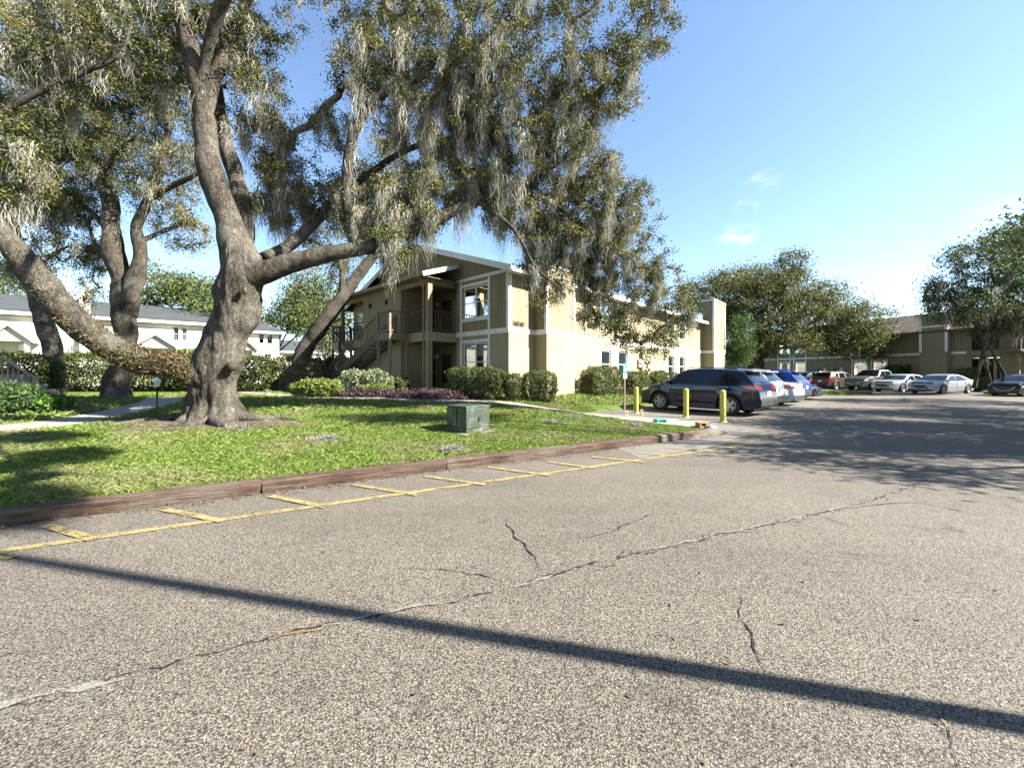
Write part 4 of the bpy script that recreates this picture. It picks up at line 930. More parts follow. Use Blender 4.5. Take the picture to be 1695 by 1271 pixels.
# breezeway: back wall, floors, closet block
bz = [(5.45, 6.35, ZF, 2.55), (7.0, 7.55, .7, 2.5), (5.45, 6.35, ZD, 5.5), (7.0, 7.55, 3.6, 5.3)]
fB = lambda a, z, o: (1.2 + o, a, z)
mb = MB(); holed(mb, fB, 3.53, 12.9, .1, ZE + .6, bz)
for q0 in (3.53, 12.9): mb.add([(0.0, q0, .1), (1.2, q0, .1), (1.2, q0, ZE + .6), (0.0, q0, ZE + .6)], [(0, 1, 2, 3)])
mb.build('breezeway_wall', M['siding'], BR, fix=False)
for z in (ZF, ZD):
    mb = MB(); mb.box((1.215, 5.45, z), (1.27, 6.35, z + 2.05)); d = mb.build('door', M['door'], BR)
    mb = MB(); mb.lathe([(0, 0), (.03, .01), (.035, .03), (.02, .05), (0, .055)], (1.2, 5.55, z + 1.0), 8); mb.build('door_knob', M['chrome'], d)
    window(fB, 7.0, 7.55, z + .18, z + 1.95, BR, .0, False, True)
    mb = MB(); mb.box((1.06, 6.6, z + 1.85), (1.19, 6.72, z + 2.05)); mb.build('porch_light', M['blind'], BR)
PS = -1.64
mb = MB()
def cb(z0, z1, fnm):
    for a, b in (((PS, 5.9), (PS, 9.9)), ((PS, 5.9), (0, 5.9)), ((PS, 9.9), (0, 9.9)), ((0, 5.9), (0, 9.9))):
        fnm.add([(a[0], a[1], z0), (b[0], b[1], z0), (b[0], b[1], z1), (a[0], a[1], z1)], [(0, 1, 2, 3)])
cb(.1, 3.0, mb); mb.build('closet_lower_wall', M['stucco'], BR, fix=False)
mb = MB(); cb(3.0, ZE + .05, mb); mb.build('closet_upper_wall', M['siding'], BR, fix=False)
for b_ in (((PS - .02, 3.53, 3.0), (1.19, 5.89, ZD)), ((PS - .02, 9.91, 3.0), (1.19, 14.0, ZD)), ((PS, 3.53, .05), (1.19, 12.9, ZF))): mb = MB(); mb.box(*b_); mb.build('porch_deck', M['stucco'], BR)
for b_ in (((PS, 3.55, ZF), (PS + .24, 3.78, ZE)), ((PS, 12.67, ZF), (PS + .2, 12.88, ZE))): mb = MB(); mb.box(*b_); mb.build('porch_post', M['siding'], BR)
for b_ in (((PS + .01, 3.8, ZE - .28), (PS + .12, 12.66, ZE)), ((PS + .26, 3.6, ZE - .3), (-.01, 3.73, ZE - .04))): mb = MB(); mb.box(*b_); mb.build('porch_beam', M['siding'], BR)
mb = MB(); mb.tube([(PS - .45, 3.62, 5.82), (PS - .3, 3.62, 5.72), (PS - .07, 3.85, 5.5), (PS - .05, 3.85, 5.2), (PS - .05, 3.85, .45)], .045, 8); mb.build('downspout', M['siding'], BR, True)
for q_ in (7.2, 8.9):
    mb = MB(); mb.box((PS - .12, q_, 5.1), (PS - .01, q_ + .13, 5.32)); mb.build('wall_lamp', M['black'], BR)
# shed roof over the porch
def slab(name, pts, th, m, par):
    """sloping slab: 4 top points"""
    mb = MB(); n = len(pts); vs = list(pts) + [(x, y, z - th) for x, y, z in pts]
    mb.add(vs, [tuple(range(n)), tuple(range(2 * n - 1, n - 1, -1))] + [(i, n + i, n + (i + 1) % n, (i + 1) % n) for i in range(n)]); return mb.build(name, m, par)
slab('porch_roof', [(-2.12, 3.25, 6.0), (-.03, 3.25, 6.73), (-.03, 14.4, 6.73), (-2.12, 14.4, 6.0)], .12, M['shingle'], BR)
mb = MB(); mb.beam((-2.14, 3.22, 5.93), (-.04, 3.22, 6.66), .03, .2); mb.build('porch_rake_board', M['white'], BR)
mb = MB(); mb.beam((-2.14, 3.24, 5.94), (-2.14, 14.42, 5.94), .03, .16); mb.build('porch_fascia', M['siding'], BR)
mb = MB(); mb.box((-2.08, 3.3, 5.86), (1.19, 12.8, 5.878)); mb.build('porch_ceiling', M['siding'], BR)
# main roof
ov, gv = .55, .42; zsl = (RZ - ZE) / AP
for nm, q0, q1 in (('roof', -ov, AP), ('roof', WB + ov, AP)):
    e = ZE - ov * zsl + .2; slab(nm, [(-gv, q0, e), (LB + gv, q0, e), (LB + gv, q1, RZ + .2), (-gv, q1, RZ + .2)], .14, M['shingle'], BR)
for q0 in (-ov, WB + ov):
    e = ZE - ov * zsl + .12
    mb = MB(); mb.beam((-gv - .02, q0, e - .02), (-gv - .02, AP, RZ + .1), .035, .26); mb.build('rake_board', M['white'], BR)
    mb = MB(); s_ = -.02 if q0 < 0 else .02; mb.beam((-gv, q0 + s_, e - .03), (LB + gv, q0 + s_, e - .03), .035, .2); mb.build('fascia', M['white'], BR)
mb = MB(); mb.box((-gv + .02, -ov + .02, ZE - .14), (LB, -.01, ZE - .125)); mb.build('soffit', M['white'], BR)
# trim boards
def trim(boxes, fn, name='trim_board', m='white'):
    for i, (a0, a1, z0, z1) in enumerate(boxes):
        mb = MB(); fbox(mb, fn, a0, a1, z0, z1, -.03 - .002 * (i % 3), .0); mb.build(name, M[m], BR)
trim([(-.03, 3.53, ZB0, ZB1)], fG, 'band_board')
trim([(0, .14, ZB1, 5.85), (1.14, 1.28, ZB1, 5.85), (3.09, 3.24, 1.1, ZB0), (3.09, 3.24, ZB1, 5.85), (1.28, 3.09, 3.93, 4.07), (1.28, 3.09, 5.57, 5.71), (1.28, 3.09, 2.94, 3.06), (1.14, 1.28, 1.1, ZB0), (1.28, 3.09, 1.0, 1.13), (0, 3.53, 5.855, 6.0)], fG)
for i, (a0, a1) in enumerate(((0, 1.72), (3.88, 24.4), (27.6, LB))): trim([(a0, a1, ZB0, ZB1)], fL, 'band_board')
tb = [(0, .16, ZB1, 5.75), (LB - .14, LB, ZB1, 5.75), (13.8, 13.92, ZB1, 5.7), (5.9, 6.02, ZB1, 5.7), (22.4, 22.52, ZB1, 5.7)]
for a, b in lw: tb += [(a - .14, a - .01, 1.0, ZB0), (b + .01, b + .14, 1.0, ZB0), (a - .14, a - .01, ZB1, 5.7), (b + .01, b + .14, ZB1, 5.7), (a - .01, b + .01, 2.84, 2.93), (a - .01, b + .01, 4.02, 4.13), (a - .01, b + .01, 5.47, 5.57), (a - .14, b + .14, 1.12, 1.23)]
trim(tb, fL)
for a, b in lw: trim([(a, b, 2.94, ZB0 - .01), (a, b, ZB1 + .01, 4.0)], lambda a_, z, o: (a_, o + .015, z), 'window_panel', 'siding')
window(fG, 1.3, 3.05, 1.15, 2.92, BR, .35); window(fG, 1.3, 3.05, 4.08, 5.55, BR, .45); window(fG, 13.2, 14.35, 4.2, 5.5, BR, .5, False)
for a, b in lw: window(fL, a, b, 1.25, 2.82, BR, .75, False); window(fL, a, b, 4.15, 5.45, BR, .75, False)
# chimneys
def chimney(s0, s1, dep, ztop):
    mb = MB()
    def ring(z0, z1, m):
        for a, b in (((s0, 0), (s0, -dep)), ((s0, -dep), (s1, -dep)), ((s1, -dep), (s1, 0))):
            m.add([(a[0], a[1], z0), (b[0], b[1], z0), (b[0], b[1], z1), (a[0], a[1], z1)], [(0, 1, 2, 3)])
        m.add([(s0, 0, z0), (s1, 0, z0), (s1, 0, z1), (s0, 0, z1)], [(0, 1, 2, 3)])
    ring(.1, ZB0, mb); c = mb.build('chimney', M['stucco'], BR, fix=False)
    mb = MB(); ring(ZB0, ztop, mb); mb.add([(s0, 0, ztop), (s1, 0, ztop), (s1, -dep, ztop), (s0, -dep, ztop)], [(0, 1, 2, 3)]); mb.build('chimney_siding', M['siding'], c, fix=False)
    mb = MB(); t = .03; w = .12
    mb.box((s0 - t, -dep - t, ZB0), (s1 + t, -dep + .0, ZB1)); mb.box((s0 - t, -dep, ZB0), (s0, 0, ZB1)); mb.box((s1, -dep, ZB0), (s1 + t, 0, ZB1))
    mb.box((s0 - t, -dep - t, ZB1), (s0 + w, -dep, ztop)); mb.box((s0 - t, -dep, ZB1), (s0, -dep + w, ztop)); mb.box((s1 - w, -dep - t, ZB1), (s1 + t, -dep, ztop))
    if ztop > 7: mb.box((s0 + w, -dep - t + .002, 6.25), (s1 - w, -dep, 6.4))
    mb.box((s0 - t - .03, -dep - t - .03, ztop), (s1 + t + .03, .03, ztop + .12)); mb.build('chimney_trim', M['white'], c)
    for k in ((.32, .68) if ztop > 7 else ()):
        mb = MB(); cx_ = s0 + (s1 - s0) * k; mb.lathe([(.16, 0), (.16, .22), (.21, .24), (.21, .30), (0, .36)], (cx_, -dep / 2, ztop + .12), 14); mb.build('flue', m_flue, c, True)
m_flue = m_noisy('flue_metal_brown', (.22, .11, .07), (.14, .07, .045), 8, .6)
chimney(1.72, 3.88, .7, 6.3); chimney(24.4, 27.6, .95, 7.75)
# address numbers
cu = bpy.data.curves.new('num', 'FONT'); cu.body = '14141'; cu.size = .30; cu.offset = .008; cu.extrude = .008; cu.align_x = 'LEFT'; cu.space_character = 1.05
tmp = bpy.data.objects.new('num', cu); me = bpy.data.meshes.new_from_object(tmp); bpy.data.objects.remove(tmp)
me.transform(Matrix.Translation((.22, -.045, 3.57)) @ Matrix.Rotation(R(90), 4, 'X')); link('house_number', me, M['black'], BR)
# meters and pipes on the long wall
for k, (a, z, w_, h_) in enumerate(((12.0, 1.9, .28, .5), (12.75, 1.45, .25, .45), (12.75, 2.0, .25, .4), (13.3, 1.5, .25, .45), (13.3, 2.02, .25, .4))):
    mb = MB(); mb.box((a, -.16, z), (a + w_, -.01, z + h_)); mb.lathe([(.1, 0), (.1, .08), (.07, .11), (0, .12)], (0, 0, 0), 14, Matrix.Translation((a + w_ / 2, -.16, z + h_ * .6)) @ Matrix.Rotation(R(90), 4, 'X'))
    mb.build('meter_box', M['stucco'] if k else M['white'], BR)
mb = MB(); mb.box((12.35, -.2, .9), (12.6, -.01, 2.85)); mb.tube([(12.9, -.06, .4), (12.9, -.06, 1.5)], .03, 6); mb.tube([(13.42, -.06, .4), (13.42, -.06, 1.5)], .03, 6); mb.build('conduit', M['stucco'], BR)

# railings: balusters belong to one railing part
def railing(name, p, q, z0, z1, par, m, gap=.16, post=True, h=1.0, drop=0.0, bw=.035):
    """from p to q in local xy; top rail heights z0 -> z1 (deck heights)"""
    mb = MB(); p = Vector(p); q = Vector(q); L = (q - p).length
    a = Vector((p.x, p.y, z0)); b = Vector((q.x, q.y, z1)); up = Vector((0, 0, 1))
    mb.beam(a + up * h, b + up * h, .07, .05); mb.beam(a + up * .1, b + up * .1, .05, .06)
    n = max(1, int(L / gap))
    for k in range(1, n): c = a.lerp(b, k / n); mb.box((c.x - bw / 2, c.y - bw / 2, c.z + .09), (c.x + bw / 2, c.y + bw / 2, c.z + h - .015))
    if post:
        for c in (a, b): mb.box((c.x - .05, c.y - .05, c.z - drop), (c.x + .05, c.y + .05, c.z + h + .06))
    return mb.build(name, m, par)
railing('balcony_railing', (PS + .04, 3.82), (PS + .04, 5.15), ZD, ZD, BR, M['brown'], .15, False)
railing('balcony_railing', (PS + .28, 3.6), (-.05, 3.6), ZD, ZD, BR, M['brown'], .15, False)
railing('balcony_railing', (PS + .04, 9.95), (PS + .04, 11.2), ZD, ZD, BR, M['brown'], .15, False)
railing('balcony_railing', (PS + .04, 12.9), (PS + .04, 14.0), ZD, ZD, BR, M['brown'], .15, True, drop=3)
railing('balcony_railing', (PS + .1, 14.0), (-.05, 14.0), ZD, ZD, BR, M['brown'], .15, False)

# outdoor staircase (thing of its own), local frame like the building
def staircase(loc, rz, label, a0, a1, sgn=1, zt=ZD, zb_=.5, s_in=-1.69, s_out=-2.7, land=1.2, group=None):
    r = empty('staircase', loc, rz, label, 'staircase', group)
    mb = MB(); mb.box((s_out, a0 - land, zt - .1), (s_in, a0, zt)); mb.box((s_out, a0 - land, zt - .34), (s_out + .05, a0, zt - .11)); mb.box((s_out, a0 - land, zt - .34), (s_in, a0 - land + .05, zt - .11)); mb.build('landing', M['rail'], r)
    n = 16; mb = MB()
    for k in range(n):
        t = (k + .5) / n; z = zt + (zb_ - zt) * (k + 1) / (n + 1); y = a0 + (a1 - a0) * t; mb.box((s_out + .04, y - .15, z - .045), (s_in - .04, y + .15, z))
    mb.build('treads', M['rail'], r)
    for s_ in (s_in - .03, s_out + .03):
        mb = MB(); mb.beam((s_, a0, zt - .16), (s_, a1, zb_ - .05), .05, .3); mb.build('stringer', M['brown'], r)
        railing('stair_railing', (s_, a0 + .05), (s_, a1), zt, zb_ + .02, r, M['rail'], .24, True, .92, .35)
    railing('landing_railing', (s_out + .03, a0 - land + .03), (s_out + .03, a0 - .05), zt, zt, r, M['rail'], .15, True)
    railing('landing_railing', (s_in - .1, a0 - land + .03), (s_out + .1, a0 - land + .03), zt, zt, r, M['rail'], .15, False)
    mb = MB()
    for c in ((s_out + .05, a0 - land + .05), (s_in - .05, a0 - land + .05), (s_out + .05, a0 - .08)): mb.box((c[0] - .055, c[1] - .055, .15), (c[0] + .055, c[1] + .055, zt - .1))
    mb.build('support_post', M['rail'], r); return r
staircase((CO.x, CO.y, 0), ru, 'weathered brown open tread staircase with baluster rails up to the balcony', 6.3, 13.2)
sr = empty('stair_rail', (CO.x, CO.y, 0), ru, 'short second flight of dark rails below the left end balcony, behind the main staircase', 'railing')
railing('railing', (-1.72, 12.8), (-1.72, 11.2), ZD, 2.6, sr, M['brown'], .18, True, .95, .4); railing('railing', (-1.05, 12.8), (-1.05, 11.2), ZD, 2.6, sr, M['brown'], .18, True, .95, .4)
mb = MB(); mb.box((-1.75, 12.75, .3), (-1.6, 12.95, ZD)); mb.build('post', M['brown'], sr)

# ---------------------------------------------------------------- second olive building, behind the far parking row
W0 = Vector((39.6, 38.3)); m2 = Vector((.284, -.96))         # local x towards the camera
def a2(px): t = (px - CX) / F; return -(W0.x - t * W0.y) / (.284 + .96 * t)
B2 = empty('apartment_building', (W0.x, W0.y, 0), math.atan2(m2.y, m2.x), 'olive two storey apartment building in shade behind the far row of parked cars', 'building')
f2 = lambda a, z, o: (a, o, z)
wn2 = [(1289, 1307), (1315, 1333), (1412, 1435), (1444, 1467)]
X0, X1 = -24.0, 7.2; op = (a2(1608), a2(1655))
hl = [(a2(p), a2(q), 1.25, 2.85) for p, q in wn2]; hu = [(a2(p), a2(q), 4.1, 5.2) for p, q in wn2[:2]]
M['stucco2'] = mk_stucco('stucco_olive_grey', (.22, .19, .115), (.19, .165, .10)); M['siding2'] = mk_siding('siding_olive_grey', (.21, .18, .11), (.18, .155, .095))
mb = MB(); holed(mb, f2, X0, X1, 0, ZB0, hl + [(op[0], op[1], .3, 2.85)], .14)
mb.add([(X1, 0, 0), (X1, 11, 0), (X1, 11, ZB0), (X1, 0, ZB0)], [(0, 1, 2, 3)]); mb.build('lower_wall', M['stucco2'], B2, fix=False)
mb = MB(); holed(mb, f2, X0, X1, ZB0, 5.6, hu + [(op[0], op[1], 3.5, 5.35)], .14)
mb.add([(X1, 0, ZB0), (X1, 11, ZB0), (X1, 11, 5.6), (X1, 5.5, 7.7), (X1, 0, 5.6)], [(0, 1, 2, 3, 4)]); mb.add([(X0, 0, 0), (X0, 11, 0), (X0, 11, 5.6), (X0, 5.5, 7.7), (X0, 0, 5.6)], [(0, 1, 2, 3, 4)]); mb.build('upper_wall', M['siding2'], B2, fix=False)
slab('roof', [(X0 - .4, -.6, 5.5), (X1 + .4, -.6, 5.5), (X1 + .4, 5.5, 7.85), (X0 - .4, 5.5, 7.85)], .16, M['shingle'], B2); slab('roof', [(X0 - .4, 11.6, 5.5), (X1 + .4, 11.6, 5.5), (X1 + .4, 5.5, 7.85), (X0 - .4, 5.5, 7.85)], .16, M['shingle'], B2)
mb = MB(); mb.box((X0 - .4, -.66, 5.28), (X1 + .4, -.61, 5.48)); mb.build('fascia', M['brown'], B2)
mb = MB(); mb.box((X0, -.035, ZB0), (op[0] - .3, 0, ZB1)); mb.build('band_board', M['white'], B2)
for i, (p, q) in enumerate(wn2):
    a, b = a2(p), a2(q); window(f2, a, b, 1.25, 2.85, B2, .5, False)
    if i < 2: window(f2, a, b, 4.1, 5.2, B2, .5, False)
    mb = MB(); fbox(mb, f2, a - .16, a - .01, 1.1, ZB0, -.04, 0); fbox(mb, f2, b + .01, b + .16, 1.1, ZB0, -.04, 0); fbox(mb, f2, a - .01, b + .01, 2.87, 3.0, -.042, 0)
    if i < 2: fbox(mb, f2, a - .16, a - .01, ZB1, 5.3, -.04, 0); fbox(mb, f2, b + .01, b + .16, ZB1, 5.3, -.04, 0); fbox(mb, f2, a - .01, b + .01, 3.95, 4.08, -.042, 0)
    mb.build('window_trim', M['white'], B2)
mb = MB(); c0, c1 = a2(1529), a2(1575); mb.box((c0, -.6, 0), (c1, -.002, 7.0)); ch2 = mb.build('chimney', M['stucco2'], B2)
mb = MB(); mb.box((c0 - .03, -.63, ZB1), (c0 + .16, -.6, 7.0)); mb.box((c1 - .16, -.63, ZB1), (c1 + .03, -.6, 7.0)); mb.box((c0 + .16, -.632, 5.8), (c1 - .16, -.6, 5.95)); mb.box((c0 - .05, -.65, 7.0), (c1 + .05, .03, 7.12)); mb.build('chimney_trim', M['white'], ch2)
for z0, z1 in ((.3, 2.85), (3.5, 5.35)):
    mb = MB(); mb.box((op[0], 1.6, z0), (op[1], 1.7, z1)); mb.add([(op[0], .14, z0), (op[0], 1.6, z0), (op[0], 1.6, z1), (op[0], .14, z1)], [(0, 1, 2, 3)]); mb.build('porch_recess', M['door'], B2)  # shade of the recess put into the dark colour of its back and side
railing('balcony_railing', (op[0], -.02), (op[1], -.02), 3.45, 3.45, B2, M['brown'], .2, False)
mb = MB(); mb.box((op[0] - .1, -.12, 3.05), (op[1] + .1, -.01, 3.42)); mb.build('porch_deck', M['stucco2'], B2)
for k in range(4):
    a = a2(1352) + k * .9; mb = MB(); mb.box((a, -.16, 1.5), (a + .3, -.01, 2.1)); mb.lathe([(.11, 0), (.11, .08), (0, .12)], (0, 0, 0), 12, Matrix.Translation((a + .15, -.16, 1.9)) @ Matrix.Rotation(R(90), 4, 'X')); mb.build('meter_box', M['blind'] if k % 2 else M['stucco2'], B2)
def stair_b(label):
    r = empty('staircase', (W0.x, W0.y, 0), math.atan2(m2.y, m2.x), label, 'staircase'); a0 = a2(1662); n = 14
    mb = MB(); mb.box((a0, -1.5, 3.3), (a0 + 1.5, -.05, 3.42)); mb.build('landing', M['rail'], r)
    mb = MB()
    for k in range(n): z = 3.4 - (k + 1) * 3.1 / (n + 1); x = a0 + 1.5 + k * .27; mb.box((x, -1.45, z - .045), (x + .29, -.5, z))
    mb.build('treads', M['white'], r)
    for y in (-1.5, -.45):
        mb = MB(); mb.beam((a0 + 1.4, y, 3.25), (a0 + 5.4, y, .25), .05, .3); mb.build('stringer', M['brown'], r); railing('stair_railing', (a0 + 1.5, y), (a0 + 5.3, y), 3.42, .5, r, M['brown'], .25, True, .95)
    railing('landing_railing', (a0, -1.5), (a0 + 1.45, -1.5), 3.42, 3.42, r, M['brown'], .18, True)
    mb = MB(); mb.box((a0 + .02, -1.48, .05), (a0 + .16, -1.34, 3.3)); mb.box((a0 + 1.3, -1.48, .05), (a0 + 1.44, -1.34, 3.3)); mb.build('support_post', M['siding2'], r)
stair_b('dark staircase with pale open treads at the right edge, against the olive building')
HB = [(.05, .075, .02), (.08, .11, .03), (.14, .19, .04)]
def at2(px, out): p = W0 + m2 * a2(px) + Vector((-.96, -.284)) * out; return (p.x, p.y)
bush('shrub', 'dark spiky shrub against the olive building, left of its white edged chimney', 'shrub', at2(1494, 1.0), (2.4, 1.4, 2.3), 93, 1600, .2, HB[:2], None, 0, .1, lump=.3)
bush('hedge', 'tall square hedge by the dark porch opening of the olive building', 'hedge', at2(1618, 1.4), (1.4, 1.4, 1.9), 94, 2200, .12, HB, None, .3, .7)
bush('hedge', 'lower round bush right of the tall square hedge at the olive building', 'hedge', at2(1640, 1.8), (1.2, 1.2, 1.2), 95, 1400, .12, HB, None, .3, .3)
bush('shrub', 'shrub with white flowers behind the silver sedan', 'shrub', at2(1588, .8), (2.6, 1.0, 1.2), 96, 1800, .12, HB + [(.5, .5, .45)], None, .3, .3)
bush('shrub', 'low dark shrub under the left windows of the olive building', 'shrub', at2(1338, .9), (2.2, 1.2, 1.3), 97, 1400, .16, HB[:2], None, .3, .3)

# ---------------------------------------------------------------- white houses at the left
def gable_house(label, org, dr, x0, x1, dep, z0, ze, zr, wins, porches, chim=(), hip=False, wn_=0.0):
    dr = Vector(dr).normalized(); r = empty('white_house', (org[0], org[1], 0), math.atan2(dr.y, dr.x), label, 'house'); fn = lambda a, z, o: (a, o, z)
    mb = MB(); holed(mb, fn, x0, x1, z0, ze, [w_[:4] for w_ in wins], .12)
    mb.add([(x0, 0, z0), (x0, dep, z0), (x0, dep, ze), (x0, dep / 2, zr), (x0, 0, ze)], [(0, 1, 2, 3, 4)])
    mb.add([(x1, 0, z0), (x1, dep, z0), (x1, dep, ze)] + ([] if hip else [(x1, dep / 2, zr)]) + [(x1, 0, ze)], [tuple(range(4 if hip else 5))]); mb.add([(x0, dep, z0), (x1, dep, z0), (x1, dep, ze), (x0, dep, ze)], [(0, 1, 2, 3)])
    mb.build('wall', M['townwall'], r, fix=False); hx_ = dep / 2 if hip else -.4; o = .45; k = (zr - ze) / (dep / 2) * o
    slab('roof', [(x0 - .4, -o, ze - k + .12), (x1 + .4, -o, ze - k + .12), (x1 - hx_, dep / 2, zr + .12), (x0 - .4, dep / 2, zr + .12)], .12, M['shingle_g'], r)
    slab('roof', [(x0 - .4, dep + o, ze - k + .12), (x1 + .4, dep + o, ze - k + .12), (x1 - hx_, dep / 2, zr + .12), (x0 - .4, dep / 2, zr + .12)], .12, M['shingle_g'], r)
    if hip: slab('roof', [(x1 + .41, -o, ze - k + .12), (x1 + .41, dep + o, ze - k + .12), (x1 - hx_, dep / 2, zr + .125)], .12, M['shingle_g'], r)
    mb = MB(); mb.box((x0 - .4, -o - .05, ze - k - .22), (x1 + .4, -o - .005, ze - k + .0)); mb.build('fascia', M['white'], r)
    for w_ in wins: window(fn, *w_[:4], r, .4, False, False, .07, w_[4] if len(w_) > 4 else (3, 3))
    for (a, b, e, pk) in porches:
        mid = (a + b) / 2; pp = empty('entry_porch', (0, 0, 0)); pp.parent = r
        mb = MB(); mb.add([(a, -1.3, e), (b, -1.3, e), (mid, -1.3, pk), (a, -.01, e), (b, -.01, e), (mid, -.01, pk)], [(0, 1, 2), (0, 3, 4, 1)]); mb.build('gable', M['townwall'], pp, fix=False)
        slab('porch_roof', [(a - .25, -1.6, e - .12 + .1), (mid, -1.6, pk + .1), (mid, 0, pk + .1), (a - .25, 0, e - .02)], .09, M['white'], pp); slab('porch_roof', [(b + .25, -1.6, e - .02), (mid, -1.6, pk + .1), (mid, 0, pk + .1), (b + .25, 0, e - .02)], .09, M['white'], pp)
        mb = MB(); mb.box((a, -1.3, z0), (a + .22, -1.1, e)); mb.box((b - .22, -1.3, z0), (b, -1.1, e)); mb.build('porch_post', M['white'], pp)
        mb = MB(); mb.box((mid - .45, -.05, z0 + .3), (mid + .45, -.01, min(z0 + 2.5, e - .3))); mb.build('door', M['blind'], pp)
    for (a, b, z) in chim:
        mb = MB(); mb.box((a, -.5, z0), (b, -.01, z)); mb.box((a - .05, -.55, z), (b + .05, .04, z + .12)); mb.build('chimney', M['townwall'], r)
    return r
T0 = (-35.2, 27.4); td = Vector((.78, .62)).normalized()
def at_(px): t = (px - CX) / F; return (T0[0] - t * T0[1]) / (t * td.y - td.x)
gable_house('long white house with grey roof and porch gables at the far left', T0, td, -16, at_(358), 8, .3, 5.95, 7.35,
            [(at_(27), at_(50), 2.1, 3.6, (4, 3)), (at_(110), at_(130), 2.1, 3.6, (4, 3)), (at_(286), at_(297), 4.2, 5.4, (1, 2)), (at_(300), at_(311), 4.2, 5.4, (1, 2)), (-6, -4.8, 4.2, 5.3), (at_(146), at_(160), 2.2, 3.4, (2, 3))],
            [(at_(-6), at_(58), 3.7, 4.7), (at_(226), at_(292), 3.5, 4.5)], [(at_(134), at_(150), 7.5)])
T0 = (-23.4, 40)
gable_house('white house with tree shadows on its wall, between the huge trunk and the leaning trunk', T0, td, at_(360), at_(462), 8, .3, 5.85, 7.9,
            [(at_(428), at_(438), 4.4, 5.4, (1, 2)), (at_(441), at_(452), 4.4, 5.4, (1, 2)), (at_(437), at_(450), 2.6, 3.5, (2, 2))], [(at_(395), at_(420), 3.7, 4.4)], (), True)
T0 = (-33, 66)
gable_house('farthest white house with low grey roof, seen left of the staircase', T0, td, at_(425), at_(570), 9, .3, 5.2, 7.0,
            [(at_(497), at_(505), 3.9, 4.9, (1, 2)), (at_(533), at_(541), 3.9, 4.9, (1, 2))], [(at_(505), at_(532), 2.9, 4.0)], ())

# ================================================================ SMALL THINGS
# bollards
bl = ['yellow bollard nearest the lawn, left of the black car front wheel', 'middle yellow bollard, in front of the doors of the black car', 'yellow bollard nearest the camera, before the rear wheel of the black car']
bo = None
for i, (px, py) in enumerate(((1053, 684), (1135.5, 691), (1196.5, 698.5))):
    p = G0(px, py)
    if bo is None:
        bo = empty('bollard', p, 0); mb = MB(); mb.lathe([(.085, -.05), (.085, .93), (.08, .955), (.06, .975), (.03, .987), (0, .99)], n=28); mb.build('post', M['yellow'], bo, True)
        mb = MB(); mb.lathe([(.12, .002), (.115, .02), (.09, .03)], n=24); mb.build('base_collar', m_noisy('collar_paint', (.12, .42, .30), (.4, .4, .1), 8), bo, True); o = bo
    else: o = copy_tree(bo)
    o.location = p; tag(o, bl[i], 'bollard', 'yellow bollards at the end of the walk')
# green utility cabinet
tc_ = G(772, 720); m = mat('cabinet_green', (.075, .115, .07), .55); n = N(m)
c = n.mix(n.rng(n.noise(4, 7, .75), .5, .66), (.022, .032, .018), (.11, .125, .095)); c = n.mix(n.rng(n.noise(9, 6, .7), .6, .72), c, (.10, .06, .035)); n.col(c); n.bump(n.noise(40), .15, .004)
ub = empty('utility_cabinet', (tc_.x, tc_.y, tc_.z), R(45), 'dented green metal utility cabinet standing on the lawn near the timber kerb', 'utility box')
mb = MB(); mb.box((0, 0, .13), (.66, .70, .56)); mb.build('cabinet', m, ub, bevel=.018)
mb = MB(); mb.box((-.012, -.012, .563), (.672, .712, .60)); mb.build('lid', m, ub, bevel=.012)
mb = MB(); mb.box((.01, .01, -.08), (.65, .69, .125)); mb.build('base', m, ub)
mb = MB(); mb.box((-.12, -.12, -.1), (.78, .82, .03)); mb.build('concrete_pad', M['concrete'], ub, bevel=.01)
mb = MB(); mb.box((-.012, .33, .14), (-.002, .345, .55)); mb.box((.33, -.02, .28), (.38, -.002, .36)); mb.build('door_seam', M['black'], ub)
# path lamp
lp = G(260, 683); L_ = empty('path_lamp', lp, 0, 'short black garden lamp post on the grass left of the huge oak', 'lamp post')
mb = MB(); mb.lathe([(.05, 0), (.05, .03), (.022, .05), (.022, .66), (.04, .68), (.055, .70)], n=12); mb.build('post', M['black'], L_, True)
mb = MB(); mb.lathe([(.05, .70), (.075, .86), (.0, .86)], n=8); mb.build('lantern_glass', mat('lantern_glass', (.5, .52, .5), .2), L_)
mb = MB(); mb.lathe([(.095, .86), (.04, .93), (.012, .96), (0, .98)], n=8); mb.build('cap', M['blind'], L_)
# small stair rail at the left edge
nl = G(59, 670); sl_ = empty('wooden_handrail', nl, 0, 'weathered wooden handrail with balusters climbing left out of the picture', 'railing')
railing('railing', (0, 0), (-2.2, .2), -.05, 1.15, sl_, M['rail'], .2, True, .9, .3)
mb = MB()
for k in range(6): mb.box((-.4 - k * .32, .15, -.1), (-.08 - k * .32, 1.2, .12 + k * .17))
mb.build('steps', M['concrete'], sl_)
